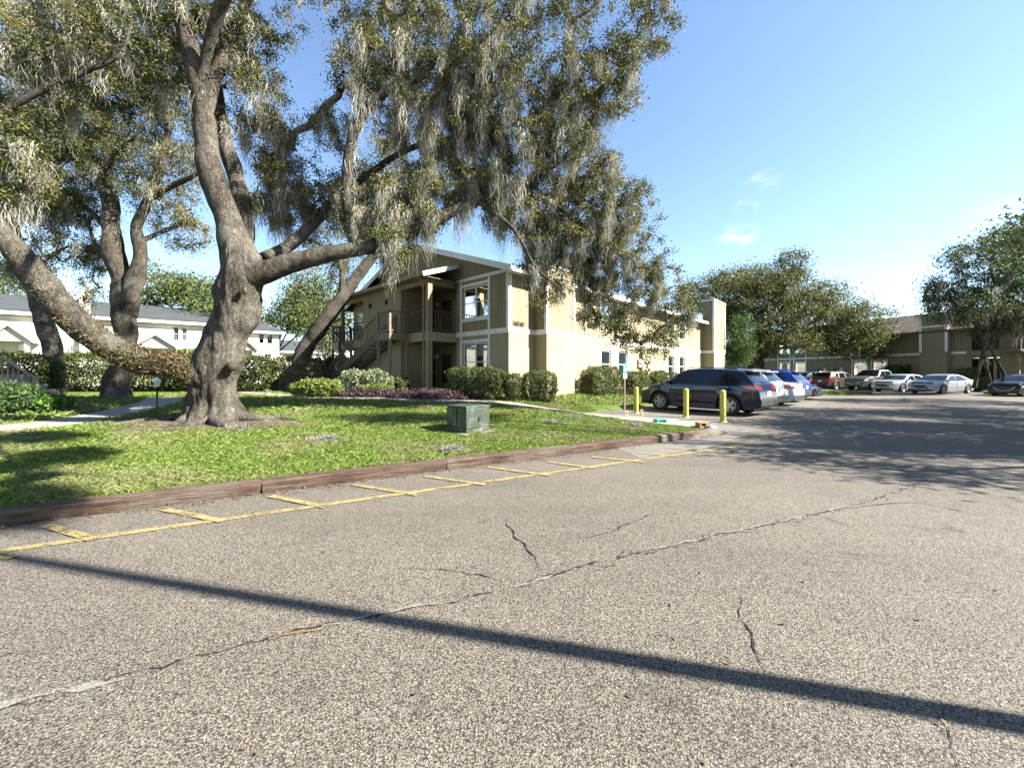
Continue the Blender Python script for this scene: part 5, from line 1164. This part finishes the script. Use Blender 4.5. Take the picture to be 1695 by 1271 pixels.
# accessible parking sign
sp = G(1034.5, 665); sg = empty('parking_sign', sp, math.atan2(-.6865, .7272) + math.pi / 2, 'small blue accessible parking sign on a brown post before the wall hedge', 'sign')
mb = MB(); mb.box((-.03, .0, -.1), (.03, .05, 1.5)); mb.build('post', M['rail'], sg)
mb = MB(); mb.box((-.15, -.012, 1.5), (.15, -.002, 1.9)); mb.build('panel', mat('sign_blue', (.03, .25, .42), .4), sg)
mb = MB(); mb.box((-.15, -.012, 1.3), (.15, -.002, 1.47)); mb.build('lower_plate', M['white'], sg)
mb = MB(); f_ = lambda x, z: (x, -.016, z)
for k in range(12):
    a, b = 2 * math.pi * k / 12, 2 * math.pi * (k + 1) / 12; mb.add([f_(-.01, 1.84), f_(-.01 + .022 * math.cos(a), 1.84 + .022 * math.sin(a)), f_(-.01 + .022 * math.cos(b), 1.84 + .022 * math.sin(b))], [(0, 1, 2)])
for k in range(14):
    a, b = R(120 + k * 16), R(136 + k * 16); mb.add([f_(-.01 + r_ * math.cos(t_), 1.66 + r_ * math.sin(t_)) for r_, t_ in ((.085, a), (.085, b), (.065, b), (.065, a))], [(0, 1, 2, 3)])
for p, q in (((-.01, 1.81), (0, 1.71)), ((0, 1.71), (.06, 1.71)), ((.06, 1.71), (.09, 1.62)), ((0, 1.76), (.05, 1.76))):
    d = Vector((q[0] - p[0], q[1] - p[1])).normalized(); s_ = Vector((-d.y, d.x)) * .012; mb.add([f_(p[0] - s_.x, p[1] - s_.y), f_(q[0] - s_.x, q[1] - s_.y), f_(q[0] + s_.x, q[1] + s_.y), f_(p[0] + s_.x, p[1] + s_.y)], [(0, 1, 2, 3)])
mb.build('wheelchair_symbol', M['white'], sg, fix=False)
# rings and valve boxes by the walk
def ring_thing(px, py, label):
    p = G(px, py); r = empty('pipe_ring', p, .4, label, 'pipe fitting', 'pipe rings beside the walk')
    mb = MB(); pts = [(.065 * math.cos(t), 0, .12 + .065 * math.sin(t)) for t in np.linspace(0, 2 * math.pi, 17)]; mb.tube(pts, .016, 6, False); mb.build('ring', mat('brass', (.42, .34, .12), .5, .4), r, True)
    mb = MB(); mb.lathe([(.05, -.02), (.05, .04), (.02, .05), (.02, .06)], n=10); mb.build('foot', M['concrete'], r, True)
ring_thing(1037, 690, 'small yellowish pipe ring at the walk edge, the left one'); ring_thing(1062, 687, 'small yellowish pipe ring at the walk edge, the right one nearer the first bollard')
p = G(1093, 701); r = empty('valve_box', p, .3, 'small teal frame box lying on the lawn edge by the bollards', 'valve box'); mt = mat('teal_plastic', (.05, .42, .36), .45)
mb = MB(); mb.box((-.17, -.1, 0), (.17, .1, .035)); mb.box((-.17, -.1, .035), (-.13, .1, .12)); mb.box((.13, -.1, .035), (.17, .1, .12)); mb.box((-.17, -.1, .12), (.17, .1, .15)); mb.build('case', mt, r, bevel=.008); mb = MB(); mb.box((-.12, -.05, .04), (.12, .09, .115)); mb.build('core', M['concrete'], r)
p = G(1161, 708); r = empty('valve_box', p, .2, 'small rusty orange box beside a grey stone at the tip of the lawn', 'valve box')
mb = MB(); mb.box((-.12, -.1, 0), (.12, .1, .05)); mb.box((-.12, -.1, .05), (-.07, .1, .13)); mb.box((.07, -.1, .05), (.12, .1, .13)); mb.box((-.13, -.11, .13), (.13, .11, .155)); mb.build('case', m_noisy('rust', (.38, .2, .05), (.2, .1, .04), 12), r, bevel=.008); mb = MB(); mb.box((-.06, -.06, .05), (.06, .08, .12)); mb.build('core', M['black'], r)
def rock(px, py, r_, label, seed, m):
    b = bmesh.new(); bmesh.ops.create_icosphere(b, subdivisions=3, radius=1)
    for v in b.verts: v.co *= 1 + .35 * noise.noise(v.co * 1.3 + Vector((seed, 0, 0))) + .1 * noise.noise(v.co * 4); v.co.x *= r_; v.co.y *= r_ * .7; v.co.z *= r_ * .45
    me = bpy.data.meshes.new('stone'); b.to_mesh(me); b.free(); o = link('stone', me, m, None, True); p = G(px, py); o.location = p + Vector((0, 0, r_ * .2)); tag(o, label, 'stone')
rock(1176, 710, .17, 'flat grey stone at the tip of the lawn beside the rusty box', 1, M['concrete'])
rock(1160, 703, .08, 'small pale stone behind the rusty box', 4, M['concrete'])
# fallen tufts of moss on the lawn
for i, (px, py) in enumerate(((912, 702), (945, 693), (748, 748), (540, 730), (392, 712), (1050, 706))):
    rg = np.random.default_rng(200 + i); p = G(px, py); n = 420; c = rg.normal(size=(n, 3)) * [.13, .1, .02]; c[:, 2] = np.abs(c[:, 2]) + .03
    q = leaf_quads(c, .10, .010, rg, None, 0); o = mesh_quads('moss_tuft', q, palette(rg, n, [(.2, .19, .16), (.14, .13, .11), (.25, .24, .2)]), M['moss']); o.location = p
    tag(o, ['fallen grey moss tuft on the lawn midway between the cabinet and the bollards', 'fallen pale moss tuft close to the concrete walk', 'fallen moss tuft on the grass in front of the green cabinet', 'fallen moss tuft on the grass between oak and cabinet, well left of the cabinet', 'small moss tuft at the foot of the huge oak', 'fallen moss scrap on the lawn near the timber tip, left of the teal box'][i], 'moss tuft', 'fallen moss tufts on the lawn')
# tall pole outside the right edge; its shadow crosses the asphalt
pl_ = empty('lamp_pole', (6.15, .72, 0), 0, 'tall dark lamp pole standing just outside the right edge, casting the long thin shadow', 'lamp pole')
mb = MB(); mb.lathe([(.16, 0), (.16, .05), (.075, .08), (.055, 9.2), (0, 9.21)], n=16); mb.build('pole', M['brown'], pl_, True)
mb = MB(); mb.tube([(0, 0, 9.0), (-.1, .4, 9.35), (-.2, 1.0, 9.45)], .035, 8); mb.build('arm', M['brown'], pl_, True)
mb = MB(); mb.box((-.42, .9, 9.38), (.02, 1.5, 9.5)); mb.build('lamp_head', M['black'], pl_, bevel=.02)
# grass islands beside the far parking row
def island(cx_, cy_, rx, ry, rz):
    n = 30; vs = []; c = Matrix.Rotation(rz, 3, 'Z')
    for z, k in ((-.02, 1.0), (.12, 1.0), (.13, .94), (.15, .6)):
        for i in range(n): a = 2 * math.pi * i / n; v = c @ Vector((rx * k * math.copysign(abs(math.cos(a)) ** .5, math.cos(a)), ry * k * math.copysign(abs(math.sin(a)) ** .5, math.sin(a)), 0)); vs.append((cx_ + v.x, cy_ + v.y, z))
    fs = [(j * n + i, j * n + (i + 1) % n, (j + 1) * n + (i + 1) % n, (j + 1) * n + i) for j in range(3) for i in range(n)] + [tuple(3 * n + i for i in range(n))]
    mb = MB(); mb.add(vs, fs); tag(mb.build('grass_island', M['lawn'], smooth=False), kind='structure')
    rg = np.random.default_rng(int(cx_ * 10)); k = 9000; x = rg.uniform(-rx, rx, k) * .9; y = rg.uniform(-ry, ry, k) * .9; p = np.stack([cx_ + x * math.cos(rz) - y * math.sin(rz), cy_ + x * math.sin(rz) + y * math.cos(rz), np.full(k, .13)], 1)
    q = leaf_quads(p, .13, .03, rg, None, -2); tag(mesh_quads('island_grass', q, palette(rg, k, [(.12, .15, .04), (.18, .2, .06), (.2, .18, .08)]), M['blade']), 'rough grass on a kerbed parking island', 'grass', kind='stuff')

island(22.6, 28.0, 2.6, .75, .1); island(37.5, 29.6, 3.2, .6, .29); island(27.5, 43.5, 3.0, .8, .3)
# ================================================================ CARS
def interp(xs, ys, x): return float(np.interp(x, xs, ys))
class Car:
    def __init__(s, kind):
        s.kind = kind
        if kind == 'suv':
            s.L, s.W, s.belt, s.wb, s.wr = 4.65, 1.84, 1.07, 2.7, .365
            s.prof = [(-2.33, .42), (-2.34, .62), (-2.31, .84), (-2.24, 1.02), (-2.16, 1.13), (-1.86, 1.50), (-1.78, 1.575), (-1.5, 1.62), (-.9, 1.665), (-.1, 1.685), (.25, 1.66), (.5, 1.585), (1.15, 1.14), (1.35, 1.08), (1.9, 1.0), (2.15, .92), (2.27, .80), (2.33, .62), (2.32, .40)]
            s.side = [[(.98, 1.12), (.42, 1.52), (.02, 1.585), (-.02, 1.10)], [(-.045, 1.10), (-.01, 1.59), (-.90, 1.57), (-.97, 1.11)], [(-1.0, 1.12), (-.93, 1.56), (-1.42, 1.50), (-1.66, 1.26), (-1.5, 1.15)]]
            s.ws = (.55, 1.10); s.rw = (-2.12, -1.86); s.tail = ([(-1.72, 1.08), (-2.2, 1.10), (-2.26, .93), (-1.98, .96)], (.93, 1.06)); s.head = [(2.24, .86), (1.85, .95), (1.9, .87), (2.27, .76)]; s.clad = True; s.zb = .24
        elif kind == 'hatch':
            s.L, s.W, s.belt, s.wb, s.wr = 4.35, 1.83, 1.08, 2.6, .35
            s.prof = [(-2.16, .42), (-2.19, .60), (-2.17, .82), (-2.1, 1.02), (-2.03, 1.14), (-1.72, 1.5), (-1.64, 1.57), (-1.3, 1.615), (-.7, 1.65), (-.1, 1.655), (.2, 1.63), (.45, 1.56), (1.1, 1.13), (1.3, 1.07), (1.8, .97), (2.05, .86), (2.15, .72), (2.18, .55), (2.16, .38)]
            s.side = [[(.95, 1.12), (.4, 1.5), (.02, 1.56), (-.02, 1.11)], [(-.1, 1.11), (-.06, 1.565), (-.78, 1.55), (-.88, 1.13)], [(-.96, 1.16), (-.9, 1.54), (-1.2, 1.5), (-1.34, 1.22)]]
            s.ws = (.5, 1.05); s.rw = (-2.0, -1.72); s.tail = ([(-1.55, 1.02), (-2.06, 1.04), (-2.13, .86), (-1.9, .86)], (.86, 1.02)); s.head = [(2.1, .82), (1.7, .92), (1.75, .82), (2.14, .70)]; s.clad = True; s.zb = .25
        elif kind == 'sedan':
            s.L, s.W, s.belt, s.wb, s.wr = 4.75, 1.83, .93, 2.8, .335
            s.prof = [(-2.37, .40), (-2.39, .62), (-2.36, .86), (-2.3, .98), (-2.1, 1.03), (-1.75, 1.06), (-1.1, 1.33), (-.7, 1.415), (-.2, 1.44), (.2, 1.42), (.5, 1.34), (1.25, .98), (1.5, .92), (2.0, .82), (2.25, .70), (2.35, .55), (2.35, .36)]
            s.side = [[(1.0, .98), (.45, 1.29), (.02, 1.355), (-.02, .96)], [(-.1, .96), (-.06, 1.36), (-.72, 1.33), (-.98, 1.20), (-1.02, .98)], [(-1.1, 1.0), (-1.06, 1.2), (-1.35, 1.08)]]
            s.ws = (.55, 1.2); s.rw = (-1.72, -1.1); s.tail = ([(-1.95, .92), (-2.3, .95), (-2.34, .80), (-2.1, .80)], (.8, .93)); s.head = [(2.26, .68), (1.8, .78), (1.85, .70), (2.3, .58)]; s.clad = False; s.zb = .20
        elif kind == 'pickup':
            s.L, s.W, s.belt, s.wb, s.wr = 5.3, 1.92, 1.18, 3.2, .39
            s.prof = [(-2.64, .5), (-2.66, .8), (-2.64, 1.22), (-2.6, 1.27), (-1.0, 1.28), (-.92, 1.32), (-.78, 1.75), (-.6, 1.82), (.1, 1.84), (.45, 1.80), (1.05, 1.27), (1.25, 1.22), (2.3, 1.13), (2.5, 1.02), (2.6, .8), (2.6, .45)]
            s.side = [[(.95, 1.24), (.45, 1.68), (.1, 1.72), (.06, 1.22)], [(-.02, 1.22), (.02, 1.725), (-.62, 1.7), (-.72, 1.24)]]
            s.ws = (.5, 1.02); s.rw = (-.9, -.78); s.tail = ([(-2.5, 1.18), (-2.64, 1.18), (-2.65, .9), (-2.52, .9)], (.9, 1.18)); s.head = [(2.52, .98), (2.2, 1.05), (2.2, .86), (2.58, .82)]; s.clad = True; s.zb = .36
        s.px = [p[0] for p in s.prof]; s.pz = [p[1] for p in s.prof]
    def zt(s, x): return interp(s.px[1:-1], s.pz[1:-1], x)
    def plan(s, x):
        t = abs(x) / (s.L / 2); k = .22 if x > 0 else .14; return 1 - k * max(0, t - .55) ** 2 / .2025
    def sideY(s, x, z):
        y = s.W / 2 * s.plan(x)
        if z > s.belt: y *= 1 - .26 * (z - s.belt) / (s.prof[len(s.prof) // 2][1] - s.belt) * (1.0 if s.kind != 'pickup' or -.95 < x < 1.1 else .2)
        else: y *= 1 - .045 * abs((s.belt - .22 - z) / .4) ** 1.6
        return y
    def body(s):
        xf = [s.wb / 2, -s.wb / 2]; xs = set([round(v, 3) for v in np.linspace(-s.L / 2 + .02, s.L / 2 - .02, 70)])
        for c in xf:
            for k in range(-9, 10): xs.add(round(c + (s.wr + .07) * math.sin(k * math.pi / 18), 3))
        xs |= {round(p[0], 3) for p in s.prof[1:-1]}; xs = sorted(xs); xs = [x for i, x in enumerate(xs) if i == 0 or x - xs[i - 1] > .004]
        mb = MB(); rows = []
        for x in xs:
            zt = s.zt(x); zb = s.zb + .10 * max(0, abs(x) / (s.L / 2) - .86) / .14
            for c in xf:
                d = abs(x - c)
                if d < s.wr + .07: zb = max(zb, s.wr + math.sqrt(max(0, (s.wr + .07) ** 2 - d * d)))
            zb = min(zb, zt - .12)
            b = min(s.belt, zt - .05); b = max(b, zb + .06); r = [(0, zb)]
            fl = 0.0
            for c in xf:
                d = abs(x - c)
                if s.clad and d < s.wr + .22: fl = max(fl, .018)
            for f in (0, .12, .3, .5, .7, .88, 1): z = zb + (b - zb) * f; r.append((s.sideY(x, z) + (fl if f < .5 else 0), z))
            for f in (.3, .6, .85): z = b + (zt - b) * f; r.append((s.sideY(x, z) - (.01 if f == .85 else 0), z))
            ye = s.sideY(x, zt); r += [(ye * .965, b + (zt - b) * .95 ), (ye * .90, zt - .004), (ye * .6, zt + .012), (0, zt + .02)]
            rows.append([(x, y, z) for y, z in r] + [(x, -y, z) for y, z in r[-2:0:-1]])
        n = len(rows[0]); vs = [p for r in rows for p in r]; fs = [(i * n + k, i * n + (k + 1) % n, (i + 1) * n + (k + 1) % n, (i + 1) * n + k) for i in range(len(rows) - 1) for k in range(n)]
        fs += [tuple(range(n)), tuple((len(rows) - 1) * n + k for k in range(n))]; mb.add(vs, fs); return mb
    def patch(s, poly, sgn, off=.010, dens=.12):
        """side polygon projected on the flank, as a fan of small cells"""
        c = (sum(p[0] for p in poly) / len(poly), sum(p[1] for p in poly) / len(poly)); mb = MB(); n = len(poly); rings = 4; pts = []
        edge = []
        for i in range(n):
            for k in range(4): t = k / 4; edge.append((poly[i][0] * (1 - t) + poly[(i + 1) % n][0] * t, poly[i][1] * (1 - t) + poly[(i + 1) % n][1] * t))
        m_ = len(edge); vs = [(c[0], sgn * (s.sideY(*c) + off), c[1])]
        for r in range(1, rings + 1):
            for e in edge: x = c[0] + (e[0] - c[0]) * r / rings; z = c[1] + (e[1] - c[1]) * r / rings; vs.append((x, sgn * (s.sideY(x, z) + off), z))
        for o_ in (off - .0005, -.01):
            for e in edge: vs.append((e[0], sgn * (s.sideY(*e) + o_), e[1]))
        fs = [(0, 1 + k, 1 + (k + 1) % m_) for k in range(m_)]
        for r in [q_ for q_ in range(rings + 1) if q_ != rings - 1]: a = 1 + r * m_; fs += [(a + k, a + m_ + k, a + m_ + (k + 1) % m_, a + (k + 1) % m_) for k in range(m_)]
        return mb.add(vs, fs)
    def toppatch(s, x0, x1, k0, k1, off=.012):
        mb = MB(); vs = []; nx, ny = 8, 8
        for i in range(nx + 1):
            x = x0 + (x1 - x0) * i / nx; z = s.zt(x); ye = s.sideY(x, z); dz = (s.zt(x + .01) - s.zt(x - .01)) / .02; nrm = Vector((-dz, 0, 1)).normalized(); kk = k0 + (k1 - k0) * i / nx
            for j in range(ny + 1): y = ye * kk * (2 * j / ny - 1); cr_ = .02 * (1 - abs(2 * j / ny - 1) ** 2); vs.append((x + nrm.x * (off + cr_), y, z + nrm.z * (off + cr_)))
        return mb.add(vs, [(i * (ny + 1) + j, i * (ny + 1) + j + 1, (i + 1) * (ny + 1) + j + 1, (i + 1) * (ny + 1) + j) for i in range(nx) for j in range(ny)])
    def xrear(s, z):
        pr = [p for p in s.prof if p[0] < -s.L / 2 + .45 and p[1] < s.belt + .15]; pr.sort(key=lambda p: p[1]); return float(np.interp(z, [p[1] for p in pr], [p[0] for p in pr]))
    def xfront(s, z):
        pr = [p for p in s.prof if p[0] > s.L / 2 - .55]; pr.sort(key=lambda p: p[1]); return float(np.interp(z, [p[1] for p in pr], [p[0] for p in pr]))
    def make(s, paint, label, cat='car', rimdark=False, group=None, detail=True, taillit='redlight'):
        r = empty('parked_car', (0, 0, 0), 0, label, cat, group)
        b = s.body().build('body', paint, r, True)
        md = b.modifiers.new('es', 'EDGE_SPLIT'); md.split_angle = R(38)
        mb = MB(); zt_ = s.wr + .12; mb.box((-s.L / 2 + .25, -s.W / 2 + .30, s.zb - .02), (s.L / 2 - .25, s.W / 2 - .30, .85)); mb.build('underbody', M['black'], r)
        for sg in (1, -1):
            if s.kind in ('suv', 'hatch'):
                b_, c_ = s.side[0], s.side[2]; s.patch([(b_[0][0], b_[0][1] - .01), (b_[1][0], b_[1][1] + .02), (s.side[1][1][0], s.side[1][1][1] + .01), (c_[1][0], c_[1][1] + .01), (c_[2][0], c_[2][1] + .01), (c_[3][0] - .01, c_[3][1]), (s.side[1][3][0], s.side[1][3][1] - .01)], sg, .006).build('window_surround', M['black'], r, True)
            for i, p in enumerate(s.side): s.patch(p, sg, .012).build('side_window', M['carglass'], r, True)
            s.patch(s.tail[0], sg, .014).build('tail_lamp', M[taillit], r, True); s.patch(s.head, sg, .014).build('headlight', M['headlight'], r, True)
            mb = MB(); xm = s.side[0][0][0] - .08; ym = sg * (s.sideY(xm, s.belt) + .02); mb.box((xm - .06, ym, s.belt + .02), (xm + .05, ym + sg * .16, s.belt + .16)); mb.build('mirror', paint, r, bevel=.02)
            mb = MB()
            for x in (.62, -.42): y = sg * (s.sideY(x - .6, s.belt - .12) + .004); mb.box((x - .68, y - .012 * sg, s.belt - .13), (x - .5, y + .022 * sg, s.belt - .10))
            mb.build('door_handle', M['chrome'] if not s.clad else paint, r)
            mb = MB()
            for x in (s.side[0][0][0] + .0, -.06, s.side[1][3][0] if len(s.side[1]) > 3 else -1):
                pts = [(x, sg * (s.sideY(x, z) + .0035), z) for z in np.linspace(s.zb + .1, s.belt - .01, 8)]; mb.tube(pts, .0055, 4)
            mb.build('door_gap', M['black'], r)
            if s.clad:
                mb = MB(); y = sg * (s.sideY(0, s.zb + .1) + .004); x0, x1 = -s.wb / 2 + s.wr + .08, s.wb / 2 - s.wr - .08
                mb.box((x0, y - .05 * sg, s.zb - .02), (x1, y + .02 * sg, s.zb + .15)); mb.build('sill_cladding', M['black'], r, bevel=.01)
                for c in (s.wb / 2, -s.wb / 2):
                    mb = MB(); pts = []
                    for k in range(17): an = R(-6 + 192 * k / 16); x = c + (s.wr + .095) * math.cos(an); z = s.wr + (s.wr + .095) * math.sin(an); pts.append((x, sg * (s.sideY(x, z) + .014), z))
                    mb.tube(pts, .033, 6); mb.build('arch_trim', M['black'], r, True)
        s.toppatch(*s.ws, .90, .93).build('windshield', M['carglass'], r, True); s.toppatch(*s.rw, .84, .84).build('rear_window', M['carglass'], r, True)
        # rear: lamps, plate, bumper
        z0, z1 = s.tail[1]; mb = MB()
        for sg in (1, -1):
            ye = s.sideY(-s.L / 2 + .04, z0) ; a = [(s.xrear(z) - .012, sg * y, z) for z, y in ((z0, ye * .60), (z0, ye * .985), (z1, ye * .985), (z1, ye * .60))]; mb.add(a + [(x + .03, y, z) for x, y, z in a], [(0, 1, 2, 3), (0, 4, 5, 1), (1, 5, 6, 2), (2, 6, 7, 3), (3, 7, 4, 0)])
        mb.build('rear_lamp_strip', M[taillit], r)
        mb = MB(); zp = s.belt - .28; x = s.xrear(zp) - .012; mb.box((x - .008, -.16, zp - .08), (x + .03, .16, zp + .08)); mb.build('licence_plate', M['plate'], r)
        mb = MB(); zl = .36 if s.clad else .26; mb.box((s.xrear(.5) - .03, -s.W / 2 * .82, zl), (s.xrear(.5) + .25, s.W / 2 * .82, zl + .24)); mb.build('rear_bumper', M['black'], r, bevel=.03)
        # front: grille, bumper
        zg0, zg1 = (.55, .82) if s.kind != 'sedan' else (.38, .64); x = s.xfront((zg0 + zg1) / 2)
        mb = MB(); mb.box((x - .2, -.48, zg0), (x + .022, .48, zg1)); mb.build('grille', M['black'], r, bevel=.02)
        mb = MB(); mb.tube([(x + .03, -.5, zg1), (x + .035, -.3, zg0 + .02), (x + .04, 0, zg0 - .02), (x + .035, .3, zg0 + .02), (x + .03, .5, zg1)], .017, 6); mb.build('grille_trim', M['chrome'], r, True)
        mb = MB(); mb.box((s.L / 2 - .3, -s.W / 2 * .78, s.zb), (s.L / 2 - .005, s.W / 2 * .78, s.zb + .14)); mb.build('front_bumper', M['black'], r, bevel=.02)
        if s.kind in ('suv', 'hatch'):
            for sg in (1, -1): mb = MB(); pts = [(x, sg * (s.sideY(x, s.zt(x)) * .86), s.zt(x) + .045) for x in np.linspace(.25, -1.5, 8)]; pts = [(pts[0][0] + .08, pts[0][1], pts[0][2] - .05)] + pts + [(pts[-1][0] - .08, pts[-1][1], pts[-1][2] - .05)]; mb.tube(pts, .015, 6); mb.build('roof_rail', M['chrome'] if s.kind == 'hatch' else M['black'], r, True)
            mb = MB(); x = s.rw[1] + .06; z = s.zt(x); mb.box((x - .22, -.62, z - .01), (x + .1, .62, z + .03)); mb.build('spoiler', paint, r, bevel=.012)
        # wheels
        w0 = None
        for cx_ in (s.wb / 2, -s.wb / 2):
            for sg in (1, -1):
                we = empty('wheel', (cx_, sg * (s.W / 2 - .115), s.wr), 0); we.parent = r; we.rotation_euler = (0, 0, 0 if sg > 0 else math.pi)
                if w0 is None:
                    w0 = True; q = Matrix.Rotation(R(-90), 4, 'X'); rr = s.wr; ri = rr * .68
                    mb = MB(); mb.lathe([(ri - .02, -.1), (ri, -.11), (rr * .93, -.105), (rr, -.07), (rr, .07), (rr * .95, .098), (rr * .85, .112), (ri + .006, .105), (ri - .01, .085), (ri - .02, .0)], n=36, M=q); s.ty = mb.build('tyre', M['tyre'], we, True)
                    mb = MB(); mb.lathe([(ri, .09), (ri - .018, .098), (ri - .035, .085), (ri - .045, .03)], n=36, M=q)
                    for k in range(5):
                        for dlt in (-.13, .13):
                            a = 2 * math.pi * k / 5; p0 = Vector((.045 * math.cos(a + dlt * 2), .075, .045 * math.sin(a + dlt * 2))); p1 = Vector(((ri - .02) * math.cos(a + dlt * 1.6), .085, (ri - .02) * math.sin(a + dlt * 1.6))); mb.beam(p0, p1, .022, .05)
                    mb.lathe([(0, .092), (.05, .09), (.06, .07)], n=12, M=q); s.ri = mb.build('rim', M['rim'], we)
                    mb = MB(); mb.lathe([(0, .03), (ri - .03, .03)], n=24, M=q); s.br = mb.build('dark_wheel_backing', M['black'], we)  # dark backing disc, stands in for the shade behind the spokes
                else:
                    for src in (s.ty, s.ri, s.br): c = src.copy(); COL.objects.link(c); c.parent = we
        return r
def place(c, x, y, hd, z=0): c.location = (x, y, z); c.rotation_euler = (0, 0, math.atan2(hd[1], hd[0])); return c
PT = dict(black=mk_paint('paint_navy_black', (.005, .009, .03), .2, .2), white=mk_paint('paint_white', (.46, .48, .50), 0, .3), lblue=mk_paint('paint_pale_blue', (.33, .41, .50), .3, .3), blue=mk_paint('paint_blue', (.006, .03, .22), .2, .3),
          charcoal=mk_paint('paint_charcoal', (.02, .022, .025), .4, .25), maroon=mk_paint('paint_brown_maroon', (.085, .055, .048), .4, .3), grey=mk_paint('paint_grey_green', (.09, .095, .09), .4, .3), silver=mk_paint('paint_silver', (.36, .37, .38), .7, .3), silver2=mk_paint('paint_silver_blue', (.28, .32, .34), .6, .3))
hd = Vector((-.62, .785)).normalized(); rt = Vector((hd.y, -hd.x)); c0 = Vector((6.95, 15.3)) + rt * .80
GN = 'cars parked along the apartment building'; GF = 'cars in the far parking row'
suv = Car('suv'); place(suv.make(PT['black'], 'black sport utility car seen from its side and tail, behind the yellow bollards', 'car', group=GN), c0.x, c0.y, hd)
c1 = c0 + U * 3.05; place(Car('hatch').make(PT['white'], 'white sport utility car parked just beyond the black one, red tail lamps showing', 'car', group=GN), c1.x, c1.y, hd)
c2 = c0 + U * 6.1 + rt * .0; place(Car('sedan').make(PT['lblue'], 'pale blue car whose tail shows past the white sport utility car', 'car', group=GN), c2.x, c2.y, hd)
c3 = c0 + U * 9.0; place(Car('suv').make(PT['blue'], 'bright blue car between the pale blue car and the dark car with its nose out', 'car', group=GN), c3.x, c3.y, hd)
c4 = c0 + U * 12.3 - hd * .1; place(Car('sedan').make(PT['charcoal'], 'dark car backed into its bay with its nose and headlights towards the lot', 'car', group=GN), c4.x, c4.y, -hd)
hb = Vector((.96, .284))
place(Car('hatch').make(PT['white'], 'white hatchback farthest back, left of the brown sport utility car', 'car', group=GF), 31.4, 41.4, hb)
place(Car('hatch').make(PT['maroon'], 'brown sport utility car with dark rear window, nose towards the olive building', 'car', group=GF), 31.2, 38.3, hb)
place(Car('pickup').make(PT['grey'], 'grey green pickup truck facing out, behind the first silver sedan', 'pickup truck', group=GF), 32.4, 35.6, -hb)
place(Car('sedan').make(PT['silver'], 'silver sedan between the grey pickup truck and the blue nosed sedan', 'car', group=GF), 32.1, 32.8, -hb)
place(Car('sedan').make(PT['silver2'], 'silver sedan with a chrome edged grille, standing alone by the tan chimney wall', 'car', group=GF), 32.4, 30.1, -hb)
place(Car('sedan').make(PT['charcoal'], 'black sedan cut off by the right edge of the picture', 'car', group=GF), 34.4, 26.7, -hb)
